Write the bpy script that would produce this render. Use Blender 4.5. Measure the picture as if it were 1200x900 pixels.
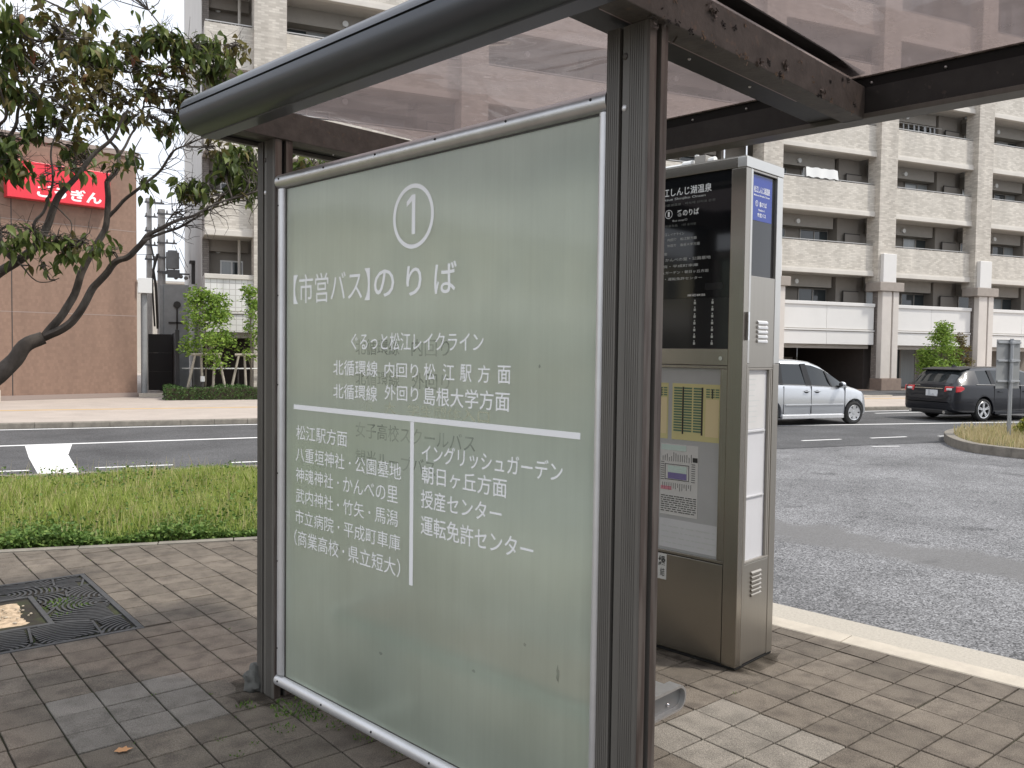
import bpy, bmesh, math, random
from math import sin, cos, pi, radians, sqrt, atan2
from mathutils import Vector, Matrix, noise
random.seed(7)
S = bpy.context.scene
COL = S.collection
for o in list(bpy.data.objects): bpy.data.objects.remove(o)

# ---------------------------------------------------------------- camera, sky, sun, exposure
EYE = 1.65
HEAD = 0.40986671; PITCH = radians(2.2307534); ROLL = radians(0.75295886)
cam_d = bpy.data.cameras.new('camera'); cam_d.sensor_width = 36.0
cam_d.lens = 36.0 * 998.1066 / 1200.0; cam_d.clip_start = 0.05; cam_d.clip_end = 3000
cam = bpy.data.objects.new('camera', cam_d); COL.objects.link(cam); S.camera = cam
_F = Vector((sin(HEAD), cos(HEAD), 0)); _R = Vector((cos(HEAD), -sin(HEAD), 0)); _D = Vector((0, 0, -1))
_m = Matrix(((cos(ROLL), -sin(ROLL), 0), (sin(ROLL), cos(ROLL), 0), (0, 0, 1))) @ Matrix(((1, 0, 0), (0, cos(PITCH), -sin(PITCH)), (0, sin(PITCH), cos(PITCH))))
def _row(i): return _R * _m[i][0] + _D * _m[i][1] + _F * _m[i][2]
_x, _y, _z = _row(0), -_row(1), -_row(2)
cam.matrix_world = Matrix(((_x.x, _y.x, _z.x, 0), (_x.y, _y.y, _z.y, 0), (_x.z, _y.z, _z.z, EYE), (0, 0, 0, 1)))

SUN_DIR = Vector((0.84, -0.54, 0)).normalized(); SUN_EL = radians(56)
world = bpy.data.worlds.new('World'); S.world = world; world.use_nodes = True
wn = world.node_tree; wn.nodes.clear()
def _n(t, **k):
    n = wn.nodes.new(t)
    for a, b in k.items(): setattr(n, a, b)
    return n
sky = _n('ShaderNodeTexSky', sky_type='NISHITA', sun_disc=False)
sky.sun_elevation = SUN_EL; sky.sun_rotation = atan2(SUN_DIR.x, SUN_DIR.y); sky.air_density = 1.0; sky.dust_density = 2.5
tc = _n('ShaderNodeTexCoord'); mp = _n('ShaderNodeMapping'); mp.inputs['Scale'].default_value = (1.2, 1.2, 3.0)
nz = _n('ShaderNodeTexNoise'); nz.inputs['Scale'].default_value = 1.6; nz.inputs['Detail'].default_value = 5; nz.inputs['Roughness'].default_value = .55
rp = _n('ShaderNodeValToRGB'); rp.color_ramp.elements[0].position = .30; rp.color_ramp.elements[0].color = (.50, .50, .50, 1); rp.color_ramp.elements[1].position = .62
mx = _n('ShaderNodeMix', data_type='RGBA')
mx.inputs[7].default_value = (9.6, 9.95, 10.7, 1)
bg = _n('ShaderNodeBackground'); bg.inputs['Strength'].default_value = 0.1
wo = _n('ShaderNodeOutputWorld')
L = wn.links.new
L(tc.outputs['Generated'], mp.inputs['Vector']); L(mp.outputs[0], nz.inputs['Vector']); L(nz.outputs['Fac'], rp.inputs['Fac'])
L(rp.outputs['Color'], mx.inputs[0]); L(sky.outputs[0], mx.inputs[6]); L(mx.outputs[2], bg.inputs['Color']); L(bg.outputs[0], wo.inputs['Surface'])
sun_d = bpy.data.lights.new('sun', 'SUN'); sun_d.energy = 2.5; sun_d.angle = radians(4); sun_d.color = (1, .955, .88)
sun = bpy.data.objects.new('sun', sun_d); COL.objects.link(sun); sun.location = (10, -10, 30)
_sv = Vector((SUN_DIR.x * cos(SUN_EL), SUN_DIR.y * cos(SUN_EL), sin(SUN_EL)))
sun.rotation_euler = _sv.to_track_quat('Z', 'Y').to_euler()
S.view_settings.view_transform = 'Standard'; S.view_settings.look = 'None'
S.view_settings.exposure = 0.45; S.view_settings.gamma = 1.0
S.cycles.max_bounces = 8; S.cycles.transparent_max_bounces = 12

# ---------------------------------------------------------------- frames
PHI = radians(22.037582)                 # the shelter, its kiosk and its kerb are turned by this from the road
class Frame:
    def __init__(s, x=0, y=0, z=0, rot=0): s.o = Vector((x, y, z)); s.r = rot
    def w(s, p):
        c, k = cos(s.r), sin(s.r); return Vector((s.o.x + p[0]*c - p[1]*k, s.o.y + p[0]*k + p[1]*c, s.o.z + p[2]))
WF = Frame()                             # road frame: x along the road, y across it
SF = Frame(rot=PHI)                      # shelter frame: x across the shelter (v), y along its sign panel (u)

# ---------------------------------------------------------------- materials
def node(nt, t, **k):
    n = nt.nodes.new(t)
    for a, b in k.items(): setattr(n, a, b)
    return n
def mat(name, col, rough=.6, metal=0.0, var=0.0, vscale=4.0, bump=0.0, bscale=60.0, col2=None, c2scale=8.0, c2lo=.45, c2hi=.6,
        stretch=None, spec=.5, coat=0.0, island=0.0, objrand=0.0, coord='Object', detail=5):
    m = bpy.data.materials.new(name); m.use_nodes = True; nt = m.node_tree
    b = nt.nodes['Principled BSDF']; lk = nt.links.new
    b.inputs['Roughness'].default_value = rough; b.inputs['Metallic'].default_value = metal
    b.inputs['Specular IOR Level'].default_value = spec; b.inputs['Coat Weight'].default_value = coat; b.inputs['Coat Roughness'].default_value = .05
    t = node(nt, 'ShaderNodeTexCoord'); mp = node(nt, 'ShaderNodeMapping')
    if stretch: mp.inputs['Scale'].default_value = stretch
    lk(node(nt, 'ShaderNodeNewGeometry').outputs['Position'] if coord == 'Position' else t.outputs[coord], mp.inputs['Vector'])
    rgb = node(nt, 'ShaderNodeRGB'); rgb.outputs[0].default_value = (*col, 1); cur = rgb.outputs[0]
    if col2:
        n2 = node(nt, 'ShaderNodeTexNoise'); n2.inputs['Scale'].default_value = c2scale; n2.inputs['Detail'].default_value = detail
        lk(mp.outputs[0], n2.inputs['Vector'])
        mr = node(nt, 'ShaderNodeMapRange'); mr.inputs[1].default_value = c2lo; mr.inputs[2].default_value = c2hi
        lk(n2.outputs['Fac'], mr.inputs[0])
        mixn = node(nt, 'ShaderNodeMix', data_type='RGBA'); lk(mr.outputs[0], mixn.inputs[0]); lk(cur, mixn.inputs[6]); mixn.inputs[7].default_value = (*col2, 1)
        cur = mixn.outputs[2]
    def scale_by(fac_out, lo, hi, c):
        mr = node(nt, 'ShaderNodeMapRange'); mr.inputs[3].default_value = lo; mr.inputs[4].default_value = hi; lk(fac_out, mr.inputs[0])
        mu = node(nt, 'ShaderNodeVectorMath', operation='SCALE'); lk(c, mu.inputs[0]); lk(mr.outputs[0], mu.inputs['Scale']); return mu.outputs[0]
    if var:
        n1 = node(nt, 'ShaderNodeTexNoise'); n1.inputs['Scale'].default_value = vscale; n1.inputs['Detail'].default_value = 6; n1.inputs['Roughness'].default_value = .65
        lk(mp.outputs[0], n1.inputs['Vector']); mrr = node(nt, 'ShaderNodeMapRange'); mrr.inputs[1].default_value = .3; mrr.inputs[2].default_value = .7; lk(n1.outputs['Fac'], mrr.inputs[0])
        cur = scale_by(mrr.outputs[0], 1 - var, 1 + var, cur)
    if island:
        g = node(nt, 'ShaderNodeNewGeometry'); cur = scale_by(g.outputs['Random Per Island'], 1 - island, 1 + island, cur)
    if objrand:
        g = node(nt, 'ShaderNodeObjectInfo'); cur = scale_by(g.outputs['Random'], 1 - objrand, 1 + objrand, cur)
    lk(cur, b.inputs['Base Color'])
    if bump:
        nb = node(nt, 'ShaderNodeTexNoise'); nb.inputs['Scale'].default_value = bscale; nb.inputs['Detail'].default_value = 4; lk(mp.outputs[0], nb.inputs['Vector'])
        bp = node(nt, 'ShaderNodeBump'); bp.inputs['Strength'].default_value = bump; bp.inputs['Distance'].default_value = .01
        lk(nb.outputs['Fac'], bp.inputs['Height']); lk(bp.outputs[0], b.inputs['Normal'])
    return m

def ramp_mat(name, stops, rough=.6, source='island', trans=0.0, spec=.3):
    """colour picked per leaf / blade / stone from a ramp"""
    m = bpy.data.materials.new(name); m.use_nodes = True; nt = m.node_tree; lk = nt.links.new
    b = nt.nodes['Principled BSDF']; b.inputs['Roughness'].default_value = rough; b.inputs['Specular IOR Level'].default_value = spec
    if source == 'island': g = node(nt, 'ShaderNodeNewGeometry').outputs['Random Per Island']
    else: g = node(nt, 'ShaderNodeObjectInfo').outputs['Random']
    r = node(nt, 'ShaderNodeValToRGB'); e = r.color_ramp.elements
    while len(e) < len(stops): e.new(.5)
    for i, (p, c) in enumerate(stops): e[i].position = p; e[i].color = (*c, 1)
    lk(g, r.inputs[0]); lk(r.outputs[0], b.inputs['Base Color'])
    if trans:
        tr = node(nt, 'ShaderNodeBsdfTranslucent'); lk(r.outputs[0], tr.inputs['Color']); mxs = node(nt, 'ShaderNodeMixShader'); mxs.inputs[0].default_value = trans
        out = nt.nodes['Material Output']; lk(b.outputs[0], mxs.inputs[1]); lk(tr.outputs[0], mxs.inputs[2]); lk(mxs.outputs[0], out.inputs[0])
    return m

def paver_mat(name, col, dark, objrand=.0, island=.0):
    m = mat(name, col, rough=.85, var=.10, vscale=2.2, bump=.55, bscale=160, col2=dark, c2scale=9, c2lo=.44, c2hi=.66, objrand=objrand, island=island, spec=.25, coord='Position')
    nt = m.node_tree; b = nt.nodes['Principled BSDF']; src = b.inputs['Base Color'].links[0].from_socket
    t = node(nt, 'ShaderNodeNewGeometry'); n = node(nt, 'ShaderNodeTexNoise'); n.inputs['Scale'].default_value = 210; n.inputs['Detail'].default_value = 3
    nt.links.new(t.outputs['Position'], n.inputs['Vector'])
    n2 = node(nt, 'ShaderNodeTexNoise'); n2.inputs['Scale'].default_value = 1.7; n2.inputs['Detail'].default_value = 5; nt.links.new(t.outputs['Position'], n2.inputs['Vector'])
    a = node(nt, 'ShaderNodeMapRange'); a.inputs[1].default_value = .3; a.inputs[2].default_value = .7; a.inputs[3].default_value = .62; a.inputs[4].default_value = 1.38; nt.links.new(n.outputs['Fac'], a.inputs[0])
    c = node(nt, 'ShaderNodeMapRange'); c.inputs[1].default_value = .3; c.inputs[2].default_value = .7; c.inputs[3].default_value = .88; c.inputs[4].default_value = 1.10; nt.links.new(n2.outputs['Fac'], c.inputs[0])
    mm = node(nt, 'ShaderNodeMath', operation='MULTIPLY'); nt.links.new(a.outputs[0], mm.inputs[0]); nt.links.new(c.outputs[0], mm.inputs[1])
    v = node(nt, 'ShaderNodeVectorMath', operation='SCALE'); nt.links.new(src, v.inputs[0]); nt.links.new(mm.outputs[0], v.inputs['Scale']); nt.links.new(v.outputs[0], b.inputs['Base Color'])
    return m

def aggregate_mat(name, scale, lo, hi, rough=.85, bump=.6, band=False):
    """asphalt: stones of many greys in a dark binder"""
    m = bpy.data.materials.new(name); m.use_nodes = True; nt = m.node_tree; lk = nt.links.new; b = nt.nodes['Principled BSDF']
    b.inputs['Roughness'].default_value = rough; b.inputs['Specular IOR Level'].default_value = .3
    t = node(nt, 'ShaderNodeNewGeometry'); v = node(nt, 'ShaderNodeTexVoronoi'); v.inputs['Scale'].default_value = scale; lk(t.outputs['Position'], v.inputs['Vector'])
    sp = node(nt, 'ShaderNodeSeparateColor'); lk(v.outputs['Color'], sp.inputs[0])
    r = node(nt, 'ShaderNodeValToRGB'); e = r.color_ramp.elements; e.new(.5)
    e[0].color = (lo*.6, lo*.6, lo*.62, 1); e[1].color = ((lo+hi)/2*.85, (lo+hi)/2*.85, (lo+hi)/2*.87, 1); e[1].position = .55; e[2].color = (hi, hi, hi*1.02, 1)
    lk(sp.outputs[0], r.inputs[0])
    n = node(nt, 'ShaderNodeTexNoise'); n.inputs['Scale'].default_value = .55; n.inputs['Detail'].default_value = 7; n.inputs['Roughness'].default_value = .6; lk(t.outputs['Position'], n.inputs['Vector'])
    a = node(nt, 'ShaderNodeMapRange'); a.inputs[1].default_value = .32; a.inputs[2].default_value = .68; a.inputs[3].default_value = .66; a.inputs[4].default_value = 1.16; lk(n.outputs['Fac'], a.inputs[0])
    s = node(nt, 'ShaderNodeVectorMath', operation='SCALE'); lk(r.outputs[0], s.inputs[0]); lk(a.outputs[0], s.inputs['Scale']); lk(s.outputs[0], b.inputs['Base Color'])
    if band:      # tyre-polished band where the buses swing through the bay
        dx, dy = 5.2, -2.0; l_ = sqrt(dx*dx+dy*dy); nx_, ny_ = -dy/l_, dx/l_
        dt = node(nt, 'ShaderNodeVectorMath', operation='DOT_PRODUCT'); lk(t.outputs['Position'], dt.inputs[0]); dt.inputs[1].default_value = (BAND_N[0], BAND_N[1], 0)
        nn_ = node(nt, 'ShaderNodeTexNoise'); nn_.inputs['Scale'].default_value = 2.2; nn_.inputs['Detail'].default_value = 6; lk(t.outputs['Position'], nn_.inputs['Vector'])
        m1 = node(nt, 'ShaderNodeMath', operation='SUBTRACT'); lk(dt.outputs['Value'], m1.inputs[0]); m1.inputs[1].default_value = BAND_D
        m2 = node(nt, 'ShaderNodeMath', operation='ABSOLUTE'); lk(m1.outputs[0], m2.inputs[0]); m3 = node(nt, 'ShaderNodeMath', operation='ADD'); lk(m2.outputs[0], m3.inputs[0]); lk(nn_.outputs['Fac'], m3.inputs[1])
        mr = node(nt, 'ShaderNodeMapRange'); mr.inputs[1].default_value = .78; mr.inputs[2].default_value = 1.05; mr.inputs[3].default_value = .8; mr.inputs[4].default_value = 0; lk(m3.outputs[0], mr.inputs[0])
        mx_ = node(nt, 'ShaderNodeMix', data_type='RGBA'); lk(mr.outputs[0], mx_.inputs[0]); lk(s.outputs[0], mx_.inputs[6]); mx_.inputs[7].default_value = (.145, .142, .14, 1)
        no = node(nt, 'ShaderNodeTexNoise'); no.inputs['Scale'].default_value = 1.7; no.inputs['Detail'].default_value = 8; no.inputs['Distortion'].default_value = .6; lk(t.outputs['Position'], no.inputs['Vector'])
        mo = node(nt, 'ShaderNodeMapRange'); mo.inputs[1].default_value = .60; mo.inputs[2].default_value = .68; mo.inputs[3].default_value = 1; mo.inputs[4].default_value = .68; lk(no.outputs['Fac'], mo.inputs[0])   # oil stains
        vo = node(nt, 'ShaderNodeVectorMath', operation='SCALE'); lk(mx_.outputs[2], vo.inputs[0]); lk(mo.outputs[0], vo.inputs['Scale']); lk(vo.outputs[0], b.inputs['Base Color'])
    bp = node(nt, 'ShaderNodeBump'); bp.inputs['Strength'].default_value = bump; bp.inputs['Distance'].default_value = .006; lk(v.outputs['Distance'], bp.inputs['Height']); bp.invert = True; lk(bp.outputs[0], b.inputs['Normal'])
    return m

def tile_mat(name, c1, c2, mortar, sx, sy, rough=.7, mort=.012, offset=.5):
    """ceramic tile cladding, far too fine to model at this distance"""
    m = bpy.data.materials.new(name); m.use_nodes = True; nt = m.node_tree; lk = nt.links.new; b = nt.nodes['Principled BSDF']
    b.inputs['Roughness'].default_value = rough
    g = node(nt, 'ShaderNodeNewGeometry'); sp = node(nt, 'ShaderNodeSeparateXYZ'); lk(g.outputs['Position'], sp.inputs[0])
    ad = node(nt, 'ShaderNodeMath', operation='ADD'); lk(sp.outputs[0], ad.inputs[0]); lk(sp.outputs[1], ad.inputs[1])
    cb = node(nt, 'ShaderNodeCombineXYZ'); lk(ad.outputs[0], cb.inputs[0]); lk(sp.outputs[2], cb.inputs[1])
    br = node(nt, 'ShaderNodeTexBrick'); br.offset = offset; br.inputs['Scale'].default_value = 1; br.inputs['Brick Width'].default_value = sx; br.inputs['Row Height'].default_value = sy
    br.inputs['Mortar Size'].default_value = mort; br.inputs['Color1'].default_value = (*c1, 1); br.inputs['Color2'].default_value = (*c2, 1); br.inputs['Mortar'].default_value = (*mortar, 1); br.inputs['Bias'].default_value = 0
    lk(cb.outputs[0], br.inputs['Vector'])
    n = node(nt, 'ShaderNodeTexNoise'); n.inputs['Scale'].default_value = .8; n.inputs['Detail'].default_value = 6; lk(g.outputs['Position'], n.inputs['Vector'])
    a = node(nt, 'ShaderNodeMapRange'); a.inputs[1].default_value = .3; a.inputs[2].default_value = .7; a.inputs[3].default_value = .86; a.inputs[4].default_value = 1.08; lk(n.outputs['Fac'], a.inputs[0]); mpp = node(nt, 'ShaderNodeMapping'); mpp.inputs['Scale'].default_value = (2.2, 2.2, .35); lk(g.outputs['Position'], mpp.inputs['Vector']); lk(mpp.outputs[0], n.inputs['Vector'])
    s = node(nt, 'ShaderNodeVectorMath', operation='SCALE'); lk(br.outputs['Color'], s.inputs[0]); lk(a.outputs[0], s.inputs['Scale']); lk(s.outputs[0], b.inputs['Base Color'])
    return m

M = {}; BAND_N = (.939, .345); BAND_D = 7.93
M['bronze'] = mat('bronze_anodised', (.135, .127, .113), rough=.46, metal=.10, var=.12, vscale=3, stretch=(8, 8, .6), bump=.03, bscale=80)
M['bronze_face'] = mat('bronze_brown_face', (.140, .121, .104), rough=.5, metal=.08, var=.22, vscale=5, stretch=(10, 10, .7), col2=(.08, .06, .05), c2scale=4)
M['beam'] = mat('weathered_beam', (.092, .083, .075), rough=.62, metal=.1, var=.3, vscale=14, col2=(.13, .10, .08), c2scale=34, c2lo=.62, c2hi=.72, bump=.15, bscale=60)
M['beam_dark'] = mat('black_beam', (.024, .024, .023), rough=.5, var=.35, vscale=8, col2=(.06, .05, .045), c2scale=40, c2lo=.66, c2hi=.75)
M['gutter'] = mat('gutter_paint', (.058, .063, .073), rough=.36, metal=.15, var=.08, vscale=3, coat=.15)
M['black'] = mat('black_gap', (.008, .008, .008), rough=.8)
M['alu'] = mat('aluminium', (.60, .60, .60), rough=.33, metal=.85, var=.1, vscale=9, stretch=(1, 1, 1), bump=.03)
M['alu_white'] = mat('aluminium_bright', (.72, .72, .72), rough=.4, metal=.6, var=.08, vscale=7)
M['steel'] = mat('brushed_steel', (.34, .315, .275), rough=.27, metal=.92, var=.03, vscale=2, stretch=(40, 40, 1.2), bump=.02, bscale=6)  # front copy, darker: shade and dark reflections put into the colour
M['steel_side'] = mat('brushed_steel_side', (.38, .355, .315), rough=.36, metal=.9, var=.03, vscale=2, stretch=(40, 40, 1.2), bump=.02, bscale=6)  # same steel, lighter: the sunlit side put into the colour
M['chrome'] = mat('polished_steel', (.75, .75, .75), rough=.15, metal=1)
M['screen'] = mat('black_screen', (.008, .009, .011), rough=.06, spec=.5)
M['screen_grey'] = mat('dark_grey_screen', (.02, .021, .023), rough=.09)
M['screen_blue'] = mat('blue_print', (.018, .045, .30), rough=.25)
M['print_white'] = mat('white_lettering', (.93, .94, .94), rough=.45)
M['print_soft'] = mat('grey_lettering', (.55, .57, .56), rough=.4)
M['print_dim'] = mat('dim_lettering', (.16, .17, .16), rough=.4)
M['print_black'] = mat('black_print', (.03, .03, .03), rough=.6)
M['print_green'] = mat('green_print', (.12, .20, .13), rough=.6)
M['paper'] = mat('white_paper', (.62, .61, .60), rough=.6, var=.05)
M['paper_yellow'] = mat('yellow_paper', (.62, .56, .28), rough=.6, var=.05)
M['paper_cream'] = mat('cream_paper', (.72, .60, .36), rough=.6)
M['paper_blue'] = mat('pale_blue_print', (.55, .66, .62), rough=.6)
M['print_purple'] = mat('purple_print', (.20, .17, .36), rough=.6)
M['print_pink'] = mat('pink_print', (.60, .25, .30), rough=.6)
M['backing'] = mat('grey_noticeboard', (.44, .44, .445), rough=.5, var=.08, vscale=2)
M['backing_white'] = mat('white_noticeboard', (.62, .62, .64), rough=.4, var=.05, vscale=2)
M['wood'] = mat('orange_wood', (.26, .155, .09), rough=.5, var=.2, vscale=10, stretch=(8, 1, 8))
M['bench_alu'] = mat('cast_aluminium', (.66, .66, .64), rough=.36, metal=.7, var=.08, vscale=20)
M['bench_dark'] = mat('grey_bench_plate', (.26, .26, .25), rough=.5, metal=.3)
M['paver'] = paver_mat('brown_paver', (.160, .136, .110), (.112, .094, .077), objrand=.14)
M['paver_mass'] = paver_mat('brown_paver_mass', (.160, .136, .110), (.112, .094, .077), island=.14)
M['paver_light'] = paver_mat('light_grey_paver', (.245, .220, .188), (.185, .166, .142), objrand=.07)
M['paver_greyish'] = paver_mat('greyish_paver', (.185, .168, .148), (.135, .122, .106), objrand=.06)
M['joint'] = mat('joint_dirt', (.024, .019, .013), rough=1, col2=(.03, .034, .012), c2scale=5, var=.3, vscale=12)
M['kerb'] = mat('kerb_concrete', (.48, .43, .355), rough=.8, var=.1, vscale=9, bump=.2, bscale=120, col2=(.44, .39, .33), c2scale=5, c2lo=.5, c2hi=.7)
M['gutter_conc'] = mat('gutter_concrete', (.40, .365, .31), rough=.85, var=.16, vscale=60, bump=.3, bscale=140)
M['kerb_old'] = mat('old_kerb', (.21, .19, .16), rough=.9, var=.25, vscale=6, bump=.3, bscale=40)
M['bay'] = aggregate_mat('coarse_asphalt', 92, .088, .345, band=True)
M['road'] = aggregate_mat('road_asphalt', 90, .080, .150, bump=.2)
M['ground'] = mat('ground_earth', (.16, .15, .13), rough=1, var=.2)
M['line'] = mat('road_paint', (.78, .78, .77), rough=.7, var=.08, vscale=9, col2=(.45, .45, .45), c2scale=26, c2lo=.64, c2hi=.74)
M['sidewalk'] = mat('pink_pavement', (.43, .375, .33), rough=.9, var=.1, vscale=1.3, col2=(.40, .35, .31), c2scale=22, c2lo=.45, c2hi=.6)
M['tactile'] = mat('ochre_tactile', (.50, .36, .20), rough=.9, var=.1)
M['soil'] = mat('dark_soil', (.045, .038, .024), rough=1, var=.4, vscale=14, bump=.5, bscale=40, col2=(.05, .075, .02), c2scale=9)
M['sand'] = mat('sand', (.50, .38, .26), rough=1, var=.18, vscale=18, bump=.6, bscale=30, col2=(.36, .27, .18), c2scale=22)
M['iron'] = mat('cast_iron', (.060, .060, .060), rough=.6, metal=.3, var=.25, vscale=20, bump=.15, bscale=60)
M['stone'] = mat('pebble', (.42, .36, .28), rough=.9, var=.2)
M['grass'] = ramp_mat('grass_blades', [(0, (.19, .26, .05)), (.35, (.33, .42, .085)), (.7, (.46, .53, .15)), (.86, (.58, .56, .25)), (1, (.66, .56, .34))], trans=.35)
M['weed'] = ramp_mat('broad_weeds', [(0, (.055, .11, .022)), (.5, (.11, .195, .04)), (1, (.20, .28, .07))], trans=.25)
M['dry'] = ramp_mat('dry_grass', [(0, (.48, .39, .20)), (.5, (.66, .56, .34)), (.85, (.56, .48, .24)), (1, (.30, .34, .12))], trans=.3)
M['hedge'] = ramp_mat('hedge_leaves', [(0, (.025, .060, .015)), (.5, (.05, .10, .025)), (1, (.085, .15, .04))], trans=.15)
M['young'] = ramp_mat('young_leaves', [(0, (.09, .17, .025)), (.5, (.19, .30, .045)), (1, (.32, .44, .09))], trans=.3)
M['shrub'] = ramp_mat('shrub_leaves', [(0, (.10, .14, .02)), (.5, (.22, .24, .04)), (1, (.42, .40, .07))], trans=.25)
LEAF_G = [(0, (.045, .068, .018)), (.45, (.085, .118, .028)), (.8, (.135, .175, .045)), (1, (.22, .25, .08))]
LEAF_B = [(0, (.075, .062, .022)), (.4, (.14, .112, .036)), (.75, (.175, .160, .050)), (.96, (.20, .15, .055)), (1, (.26, .09, .05))]
M['leaf_green'] = ramp_mat('dogwood_leaf_green', LEAF_G, trans=.36, rough=.45)
M['leaf_bronze'] = ramp_mat('dogwood_leaf_bronze', LEAF_B, trans=.36, rough=.5)
M['leaf_green_single'] = ramp_mat('dogwood_leaf_green_single', LEAF_G, source='object', trans=.36, rough=.45)
M['leaf_bronze_single'] = ramp_mat('dogwood_leaf_bronze_single', LEAF_B, source='object', trans=.36, rough=.5)
M['bark'] = mat('grey_bark', (.075, .062, .052), rough=.95, var=.35, vscale=14, bump=.6, bscale=45, stretch=(1, 1, .5), col2=(.14, .125, .11), c2scale=9, c2lo=.5, c2hi=.7)
M['bark2'] = mat('young_bark', (.22, .19, .15), rough=.9, var=.2)
M['stake'] = mat('stake_wood', (.36, .32, .26), rough=.9, var=.15)
M['dead'] = mat('fallen_leaf', (.50, .26, .12), rough=.8)
M['white_metal'] = mat('white_painted_metal', (.72, .72, .70), rough=.4)
M['cement'] = mat('mortar_lump', (.11, .11, .10), rough=.95, var=.25, vscale=20, bump=.5, bscale=30)
# buildings
M['beige_tile'] = tile_mat('beige_tile', (.66, .62, .55), (.49, .455, .395), (.50, .46, .41), .24, .075, mort=.008)
M['column_tile'] = tile_mat('column_tile', (.62, .58, .51), (.43, .395, .34), (.50, .45, .40), .24, .075, mort=.008)
M['grey_tile'] = tile_mat('grey_brown_tile', (.28, .25, .225), (.20, .175, .155), (.15, .13, .12), .24, .075, mort=.008)
M['white_tile'] = tile_mat('white_tile', (.74, .73, .70), (.70, .69, .66), (.50, .48, .45), .20, .20, mort=.012, offset=0)
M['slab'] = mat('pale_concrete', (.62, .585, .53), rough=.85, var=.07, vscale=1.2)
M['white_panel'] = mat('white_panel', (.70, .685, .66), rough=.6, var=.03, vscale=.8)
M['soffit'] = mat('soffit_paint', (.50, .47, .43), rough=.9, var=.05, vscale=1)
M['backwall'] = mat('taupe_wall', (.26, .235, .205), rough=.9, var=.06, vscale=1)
M['sidewall'] = mat('grey_render', (.60, .58, .55), rough=.9, var=.05, vscale=.8)
M['pilaster'] = mat('pilaster_stone', (.60, .555, .51), rough=.8, var=.05, vscale=2)
M['brown_stone'] = mat('brown_stone', (.25, .19, .155), rough=.85, var=.12, vscale=6)
M['cap_stone'] = mat('cap_stone', (.34, .30, .265), rough=.85, var=.08, vscale=4)
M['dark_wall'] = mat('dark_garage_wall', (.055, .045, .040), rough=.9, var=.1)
M['glass'] = mat('window_glass', (.055, .065, .068), rough=.04, spec=.6)
M['glass_pale'] = mat('curtained_glass', (.34, .36, .36), rough=.1, spec=.6, var=.08, vscale=2, stretch=(6, 6, .3))
M['frame_alu'] = mat('window_frame', (.32, .30, .27), rough=.5, metal=.4)
M['frame_dark'] = mat('dark_frame', (.05, .045, .04), rough=.5)
M['rail'] = mat('handrail', (.45, .44, .42), rough=.4, metal=.6)
M['bank'] = tile_mat('red_brown_tile', (.262, .168, .122), (.225, .143, .104), (.225, .145, .105), .10, .10, mort=.003)
M['bank_cap'] = mat('bank_parapet_cap', (.30, .24, .21), rough=.6)
M['sign_red'] = mat('red_sign', (.74, .025, .045), rough=.3, coat=.3)
M['concrete_pole'] = mat('concrete_pole', (.60, .58, .55), rough=.9, var=.1)
M['pole_kit'] = mat('pole_hardware', (.20, .20, .20), rough=.6, metal=.4)
M['fence'] = mat('black_fence', (.022, .02, .02), rough=.6)
M['cabin'] = mat('grey_sheet', (.27, .275, .275), rough=.6, var=.1)
# vehicles
M['silver'] = mat('silver_paint', (.62, .64, .665), rough=.28, metal=.55, coat=.8)
M['dark_paint'] = mat('dark_grey_paint', (.010, .011, .015), rough=.38, metal=.0, coat=.4, spec=.3)
M['car_glass'] = mat('car_glass', (.022, .026, .028), rough=.03, spec=.7)
M['car_glass_light'] = mat('car_glass_light', (.10, .125, .125), rough=.03, spec=.7)
M['rubber'] = mat('tyre_rubber', (.018, .018, .018), rough=.8)
M['rim'] = mat('alloy_rim', (.66, .67, .68), rough=.3, metal=.7)
M['trim'] = mat('black_trim', (.015, .015, .016), rough=.45)
M['tail'] = mat('red_lamp', (.55, .012, .02), rough=.12, coat=1)
M['lamp_clear'] = mat('clear_lamp', (.75, .75, .76), rough=.08, coat=1)
M['plate'] = mat('number_plate', (.66, .67, .68), rough=.5, col2=(.48, .49, .51), c2scale=7, c2lo=.48, c2hi=.52, detail=0)
M['sign_back'] = mat('sign_back_grey', (.27, .275, .275), rough=.55, metal=.3, var=.06)
M['sign_pole'] = mat('galvanised_pole', (.36, .37, .38), rough=.45, metal=.5)

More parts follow.
